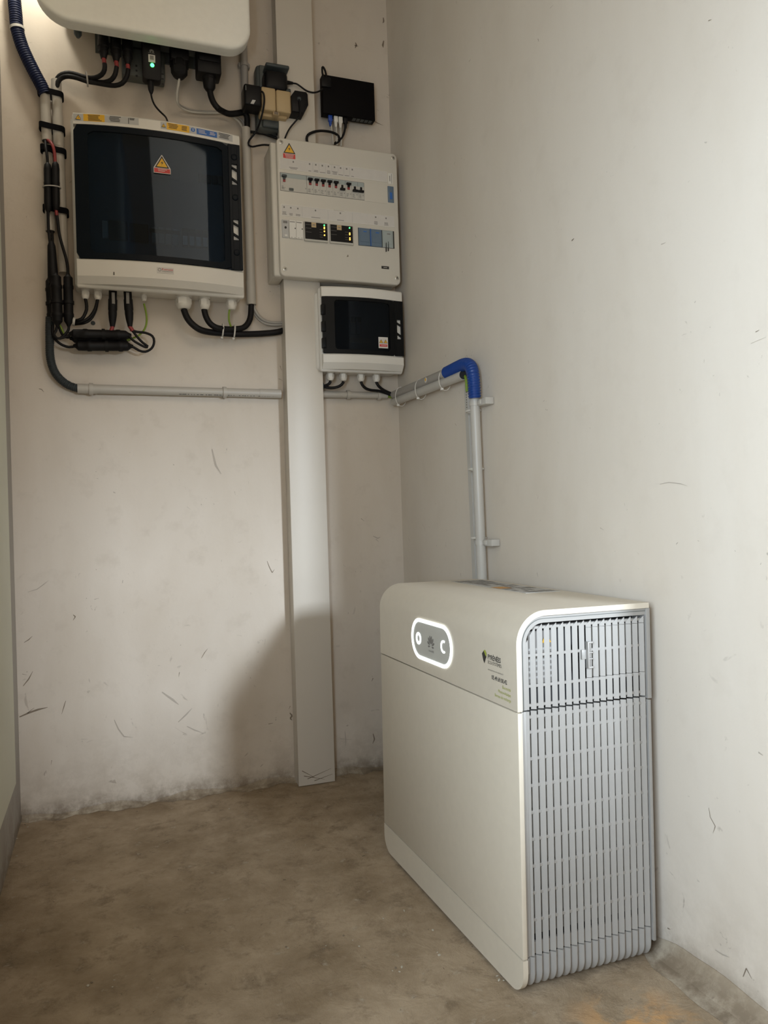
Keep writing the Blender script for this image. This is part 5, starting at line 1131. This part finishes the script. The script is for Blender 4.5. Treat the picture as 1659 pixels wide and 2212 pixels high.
def lead(name, mplug, mcab, p0, p1, pts, label, r=.0024):
    r_ = thing(name, p0, label, 'cable', 'leads plugged in below the black box')
    a = Vector(p0); b_ = Vector(p1)
    MB().rbox(a.x-.0060, a.x+.0060, a.y-.0045, a.y+.0045, a.z-.020, a.z+.004, .0012).build('plug', mplug, r_)
    MB().lathe((a.x,a.y,a.z-.019), (a.x,a.y,a.z-.034), [(0,.0050),(.008,.0042),(.015,.0028)], 10).build('boot', mplug, r_)
    MB().tube(pts, r, n=8).build('cable', mcab, r_)
lead('network_lead', 'cable_blue', 'wirew', (-0.1866,1.098,1.9403), (-0.1848,1.098,1.9078), [(-0.1858,1.098,1.9213),(-0.1836,1.098,1.9025),(-0.1814,1.098,1.881),(-0.1795,1.098,1.8539)], 'white lead with the blue plug below the black box')
lead('network_lead', 'white', 'wirew', (-0.1696,1.098,1.9401), (-0.1677,1.098,1.913), [(-0.1689,1.098,1.9197),(-0.1681,1.098,1.8993),(-0.1675,1.098,1.872),(-0.1682,1.098,1.8527)], 'white lead with white plug, next to blue plug')
lead('network_lead', 'white', 'wirew', (-0.1554,1.098,1.9395), (-0.1535,1.098,1.9124), [(-0.1547,1.098,1.919),(-0.1547,1.098,1.8943),(-0.1547,1.098,1.8738),(-0.1554,1.098,1.8517)], 'white lead with white plug, nearest the black lead')
lead('network_lead', 'black', 'rubber', (-0.1397,1.098,1.9405), (-0.1422,1.098,1.9085), [(-0.1404,1.098,1.9198),(-0.1423,1.098,1.903),(-0.1471,1.098,1.8872),(-0.1576,1.098,1.8706),(-0.1709,1.098,1.8565)], 'black lead with black plug below the black box', .0032)
tube_thing('looped_cable', [(-0.266,1.068,1.832),(-0.2677,1.068,1.8438),(-0.264,1.068,1.855),(-0.25,1.068,1.8649),(-0.2269,1.076,1.8761),(-0.2044,1.086,1.8835),(-0.1833,1.091,1.8855),(-0.1678,1.096,1.8833),(-0.1597,1.1,1.8768),(-0.1622,1.102,1.8691),(-0.1753,1.102,1.8577)], .0036, 'rubber', 'black cable arching over the top edge of the white board', 'cable')
tube_thing('looped_cable', [(-0.2022,1.083,2.0252),(-0.1974,1.088,2.045),(-0.1985,1.092,2.0619),(-0.2038,1.092,2.0733),(-0.208,1.092,2.0726),(-0.2078,1.092,2.0563),(-0.2065,1.086,2.0396),(-0.2038,1.083,2.0195)], .0030, 'rubber', 'small black cable loop on the top corner of the black box', 'cable', n=8)
tag(MB().rbox((-0.2148,1.096,2.0003)[0], (-0.2148,1.096,2.0003)[0]+.030, YB-.0555, YB-.0497, (-0.2057,1.086,2.0194)[2]-.008, (-0.2051,1.086,2.0412)[2], .003).build('angled_plug', 'black'), 'black angled power plug at upper left of the black box', 'plug')

# ------------------------------------------------------------------ grey sockets, cream adaptor, black power bricks
sk = thing('wall_socket', (-0.3574,1.116,2.0283), 'grey outdoor socket with lid propped open holding a black charger', 'socket', 'grey sockets')
a = (-0.4029,1.116,1.9861); b = (-0.3244,1.091,2.0467)
MB().rbox(a[0], a[0]+.080, YB-.042, YB-.0004, a[2]-.006, a[2]+.066, .010, 3).build('back_box', 'darkgrey2', sk)
MB().rbox(a[0]+.008, a[0]+.078, YB-.048, YB-.040, a[2]-.002, a[2]+.062, .006, 3).build('face', 'darkgrey2', sk)
c = (-0.3808,1.061,2.0177); d = (-0.324,1.061,2.0168)
lid = MB().rbox(a[0]+.018, a[0]+.0735+.012, YB-.092, YB-.040, (-0.3599,1.066,2.0227)[2], (-0.3599,1.066,2.0227)[2]+.010, .0040, 3); lo2 = lid.build('lid', 'darkgrey', sk)
MB().rbox(a[0]+.020, a[0]+.0880, YB-.090, YB-.040, (-0.3616,1.066,1.9661)[2]-.008, (-0.3616,1.066,1.9661)[2]+.003, .0035, 3).build('lower_lip', 'darkgrey', sk)
br = thing('power_brick', (-0.3603,1.056,1.9923), 'black charger plugged into the upper grey socket', 'charger', 'black chargers')
e0 = (-0.3921,1.046,1.9582); e1 = (-0.3275,1.046,2.0145)
MB().rbox(e0[0]+.002, e1[0]+.004, YB-.096, YB-.046, e0[2]-.001, e1[2]-.002, .012, 4).build('housing', 'black', br)
MB().lathe((-0.3274,1.061,1.9926), (-0.302,1.066,1.9968), [(0,.0062),(.012,.0052),(.024,.0036)], 12).build('strain_relief', 'rubber', br)
MB().tube([(-0.3048,1.066,1.9964),(-0.294,1.066,1.9968),(-0.2833,1.066,1.9919),(-0.2673,1.066,1.9826),(-0.2524,1.071,1.9823),(-0.2372,1.076,1.986),(-0.2218,1.081,1.9952),(-0.2109,1.084,2.0053)], .0024, n=8).build('cable', 'rubber', br)
sk2 = thing('wall_socket', (-0.3612,1.116,1.9044), 'lower grey outdoor socket mostly covered by the cream adaptor', 'socket', 'grey sockets')
a2 = (-0.4037,1.116,1.8689)
MB().rbox(a2[0], a2[0]+.082, YB-.046, YB-.0004, a2[2]-.002, a2[2]+.070, .010, 3).build('back_box', 'darkgrey2', sk2)
MB().rbox(a2[0]+.012, a2[0]+.080, YB-.056, YB-.044, a2[2]-.001, a2[2]+.044, .006, 3).build('face', 'darkgrey', sk2)
MB().rbox(a2[0]+.018, a2[0]+.076, YB-.0575, YB-.055, a2[2]+.030, a2[2]+.037, .001, 1).build('label_window', 'wireg', sk2)
cr = thing('double_adaptor', (-0.3584,1.056,1.9247), 'yellowed cream double adaptor between two black power bricks', 'adaptor')
f0 = (-0.398,1.051,1.9004); f1 = (-0.3201,1.051,1.9569)
MB().rbox(f0[0]-.002, (f0[0]+f1[0])/2-.0005, YB-.094, YB-.050, f0[2]-.004, f1[2]+.004, .005, 3).build('housing', 'cream2', cr)
MB().rbox((f0[0]+f1[0])/2+.0005, f1[0]+.004, YB-.094, YB-.050, f0[2]-.004, f1[2]+.002, .005, 3).build('housing', 'cream2', cr)
MB().rbox(f0[0]-.004, f1[0]-.004, YB-.074, YB-.048, f0[2]-.012, f0[2]+.004, .004, 2).build('skirt', 'cream2', cr)
MB().rbox((f0[0]+f1[0])/2-.009, (f0[0]+f1[0])/2+.009, YB-.090, YB-.060, f0[2]-.0125, f0[2]-.003, .002, 2).build('finger_notch', 'cream2', cr); MB().box((f0[0]+f1[0])/2-.006, (f0[0]+f1[0])/2+.006, YB-.0905, YB-.0898, f0[2]-.0115, f0[2]-.004).build('notch_shadow_gap', 'stain', cr, smooth=False)
pb1 = thing('power_brick', (-0.4247,1.056,1.9286), 'black power brick left of the cream adaptor with white label', 'charger', 'black chargers')
g0 = (-0.4505,1.046,1.8949); g1 = (-0.3988,1.046,1.952)
MB().rbox(g0[0], g1[0]-.0035, YB-.108, YB-.055, g0[2]+.001, g1[2]+.002, .006, 3).build('housing', 'black', pb1)
MB().prism([(g0[0]+.016,g0[2]+.0035),(g0[0]+.025,g0[2]+.0035),(g0[0]+.031,g0[2]+.015),(g0[0]+.022,g0[2]+.015)], 1, YB-.1086, YB-.1079).build('rating_label', 'greylab', pb1, smooth=False)
MB().box(g0[0]+.0035, g0[0]+.006, YB-.1086, YB-.1079, g1[2]-.018, g1[2]-.005).build('rating_label', 'darkgrey2', pb1, smooth=False)
MB().tube([(-0.3997,1.036,1.9413),(-0.3964,1.031,1.9341),(-0.3949,1.031,1.9189),(-0.3968,1.031,1.9006),(-0.4002,1.036,1.8821),(-0.4039,1.046,1.8673),(-0.4097,1.066,1.8503),(-0.4213,1.076,1.834),(-0.4302,1.086,1.8244),(-0.4309,1.091,1.8149),(-0.4196,1.096,1.8135),(-0.404,1.101,1.8206),(-0.3842,1.106,1.8283),(-0.365,1.108,1.8305)], .0026, n=8).build('cable', 'rubber', pb1)
pb2 = thing('power_brick', (-0.2903,1.056,1.9326), 'black power brick with chamfered corners right of cream adaptor', 'charger', 'black chargers')
h0 = (-0.3166,1.051,1.8997); h1 = (-0.2677,1.051,1.9613)
w_ = h1[0]-h0[0]; hh = h1[2]-h0[2]; X, Z = h0[0], h0[2]
MB().prism([(X,Z),(X+w_*.72,Z),(X+w_,Z+hh*.42),(X+w_*.98,Z+hh*.9),(X+w_*.9,Z+hh),(X+w_*.22,Z+hh),(X-.001,Z+hh*.72)], 1, YB-.100, YB-.058, .003).build('housing', 'black', pb2, angle=.5)
pc = (-0.2946,1.035,1.9381)
MB().lathe((pc[0],YB-.099,pc[2]), (pc[0],YB-.1035,pc[2]-.004), [(0,.0065),(.004,.0055),(.006,.003)], 12).build('strain_relief', 'darkgrey', pb2)
MB().tube([(-0.2952,1.033,1.9343),(-0.2941,1.032,1.9118),(-0.2929,1.036,1.897),(-0.2954,1.046,1.8899),(-0.3066,1.051,1.8763),(-0.3179,1.056,1.8626),(-0.3272,1.058,1.8465),(-0.3354,1.06,1.8266)], .0024, n=8).build('cable', 'rubber', pb2)
tube_thing('black_cable', [(-0.4252,1.122,1.8674),(-0.4066,1.122,1.8687),(-0.3852,1.122,1.8691),(-0.3638,1.122,1.8654),(-0.349,1.116,1.8592),(-0.3356,1.116,1.8557)], .0040, 'rubber', 'black cable sloping from grey pipe top to the white board', 'cable')
tube_thing('black_cable', [(-0.353,1.106,1.8873),(-0.3475,1.108,1.8757),(-0.3391,1.111,1.865),(-0.3301,1.116,1.8579)], .0052, 'rubber', 'short black cable under the lower grey socket', 'cable')

# ------------------------------------------------------------------ grit and crumbs on the floor
pts = [(-0.4041,0.154,0),(-0.4022,0.1418,0),(-0.4119,0.1488,0),(-0.3939,0.1526,0),(-0.4556,0.2845,0),(-0.4448,0.2633,0),(-0.4402,0.2403,0),(-0.494,0.265,0),(-0.4994,0.2578,0),(-0.3692,0.3117,0),(-0.3227,0.323,0),(-0.2623,0.0577,0),(-0.2547,0.0654,0),(-0.256,0.0537,0),(-0.2497,0.0605,0),(-0.2596,0.0688,0),(-0.2792,0.1168,0),(-0.2298,0.2424,0),(-0.3214,0.1692,0),(-0.3219,0.1603,0),(-0.5599,0.29,0),(-0.5578,0.2843,0),(-0.8463,0.3049,0),(-0.8494,0.2857,0),(-0.8816,0.3129,0),(-0.8872,0.3057,0),(-1.0514,0.9072,0),(-1.0622,1.0182,0),(-1.0514,1.1061,0),(-1.0433,1.0863,0),(-0.5532,0.9933,0),(-0.4797,0.988,0),(-0.3816,0.9573,0),(-0.3008,0.6869,0),(-0.4234,0.6912,0),(-0.3001,0.2378,0),(-0.2589,0.1612,0)]
for i, p in enumerate(pts):
    r = .0011+.0011*random.random(); bm = bmesh.new(); bmesh.ops.create_icosphere(bm, subdivisions=1, radius=1)
    sx, sy = r*(.8+random.random()*1.4), r*(.6+random.random()); an = random.random()*3
    mb = MB(); bm.verts.index_update()
    mb.add([(p[0]+math.cos(an)*v.co.x*sx-math.sin(an)*v.co.y*sy, p[1]+math.sin(an)*v.co.x*sx+math.cos(an)*v.co.y*sy, max(0, .0004+(v.co.z+.35)*r*.5)+.0002) for v in bm.verts], [[v.index for v in f.verts] for f in bm.faces]); bm.free()
    o = mb.build('crumb', 'debris' if i % 4 else 'stain', D.objects['floor'], smooth=False)
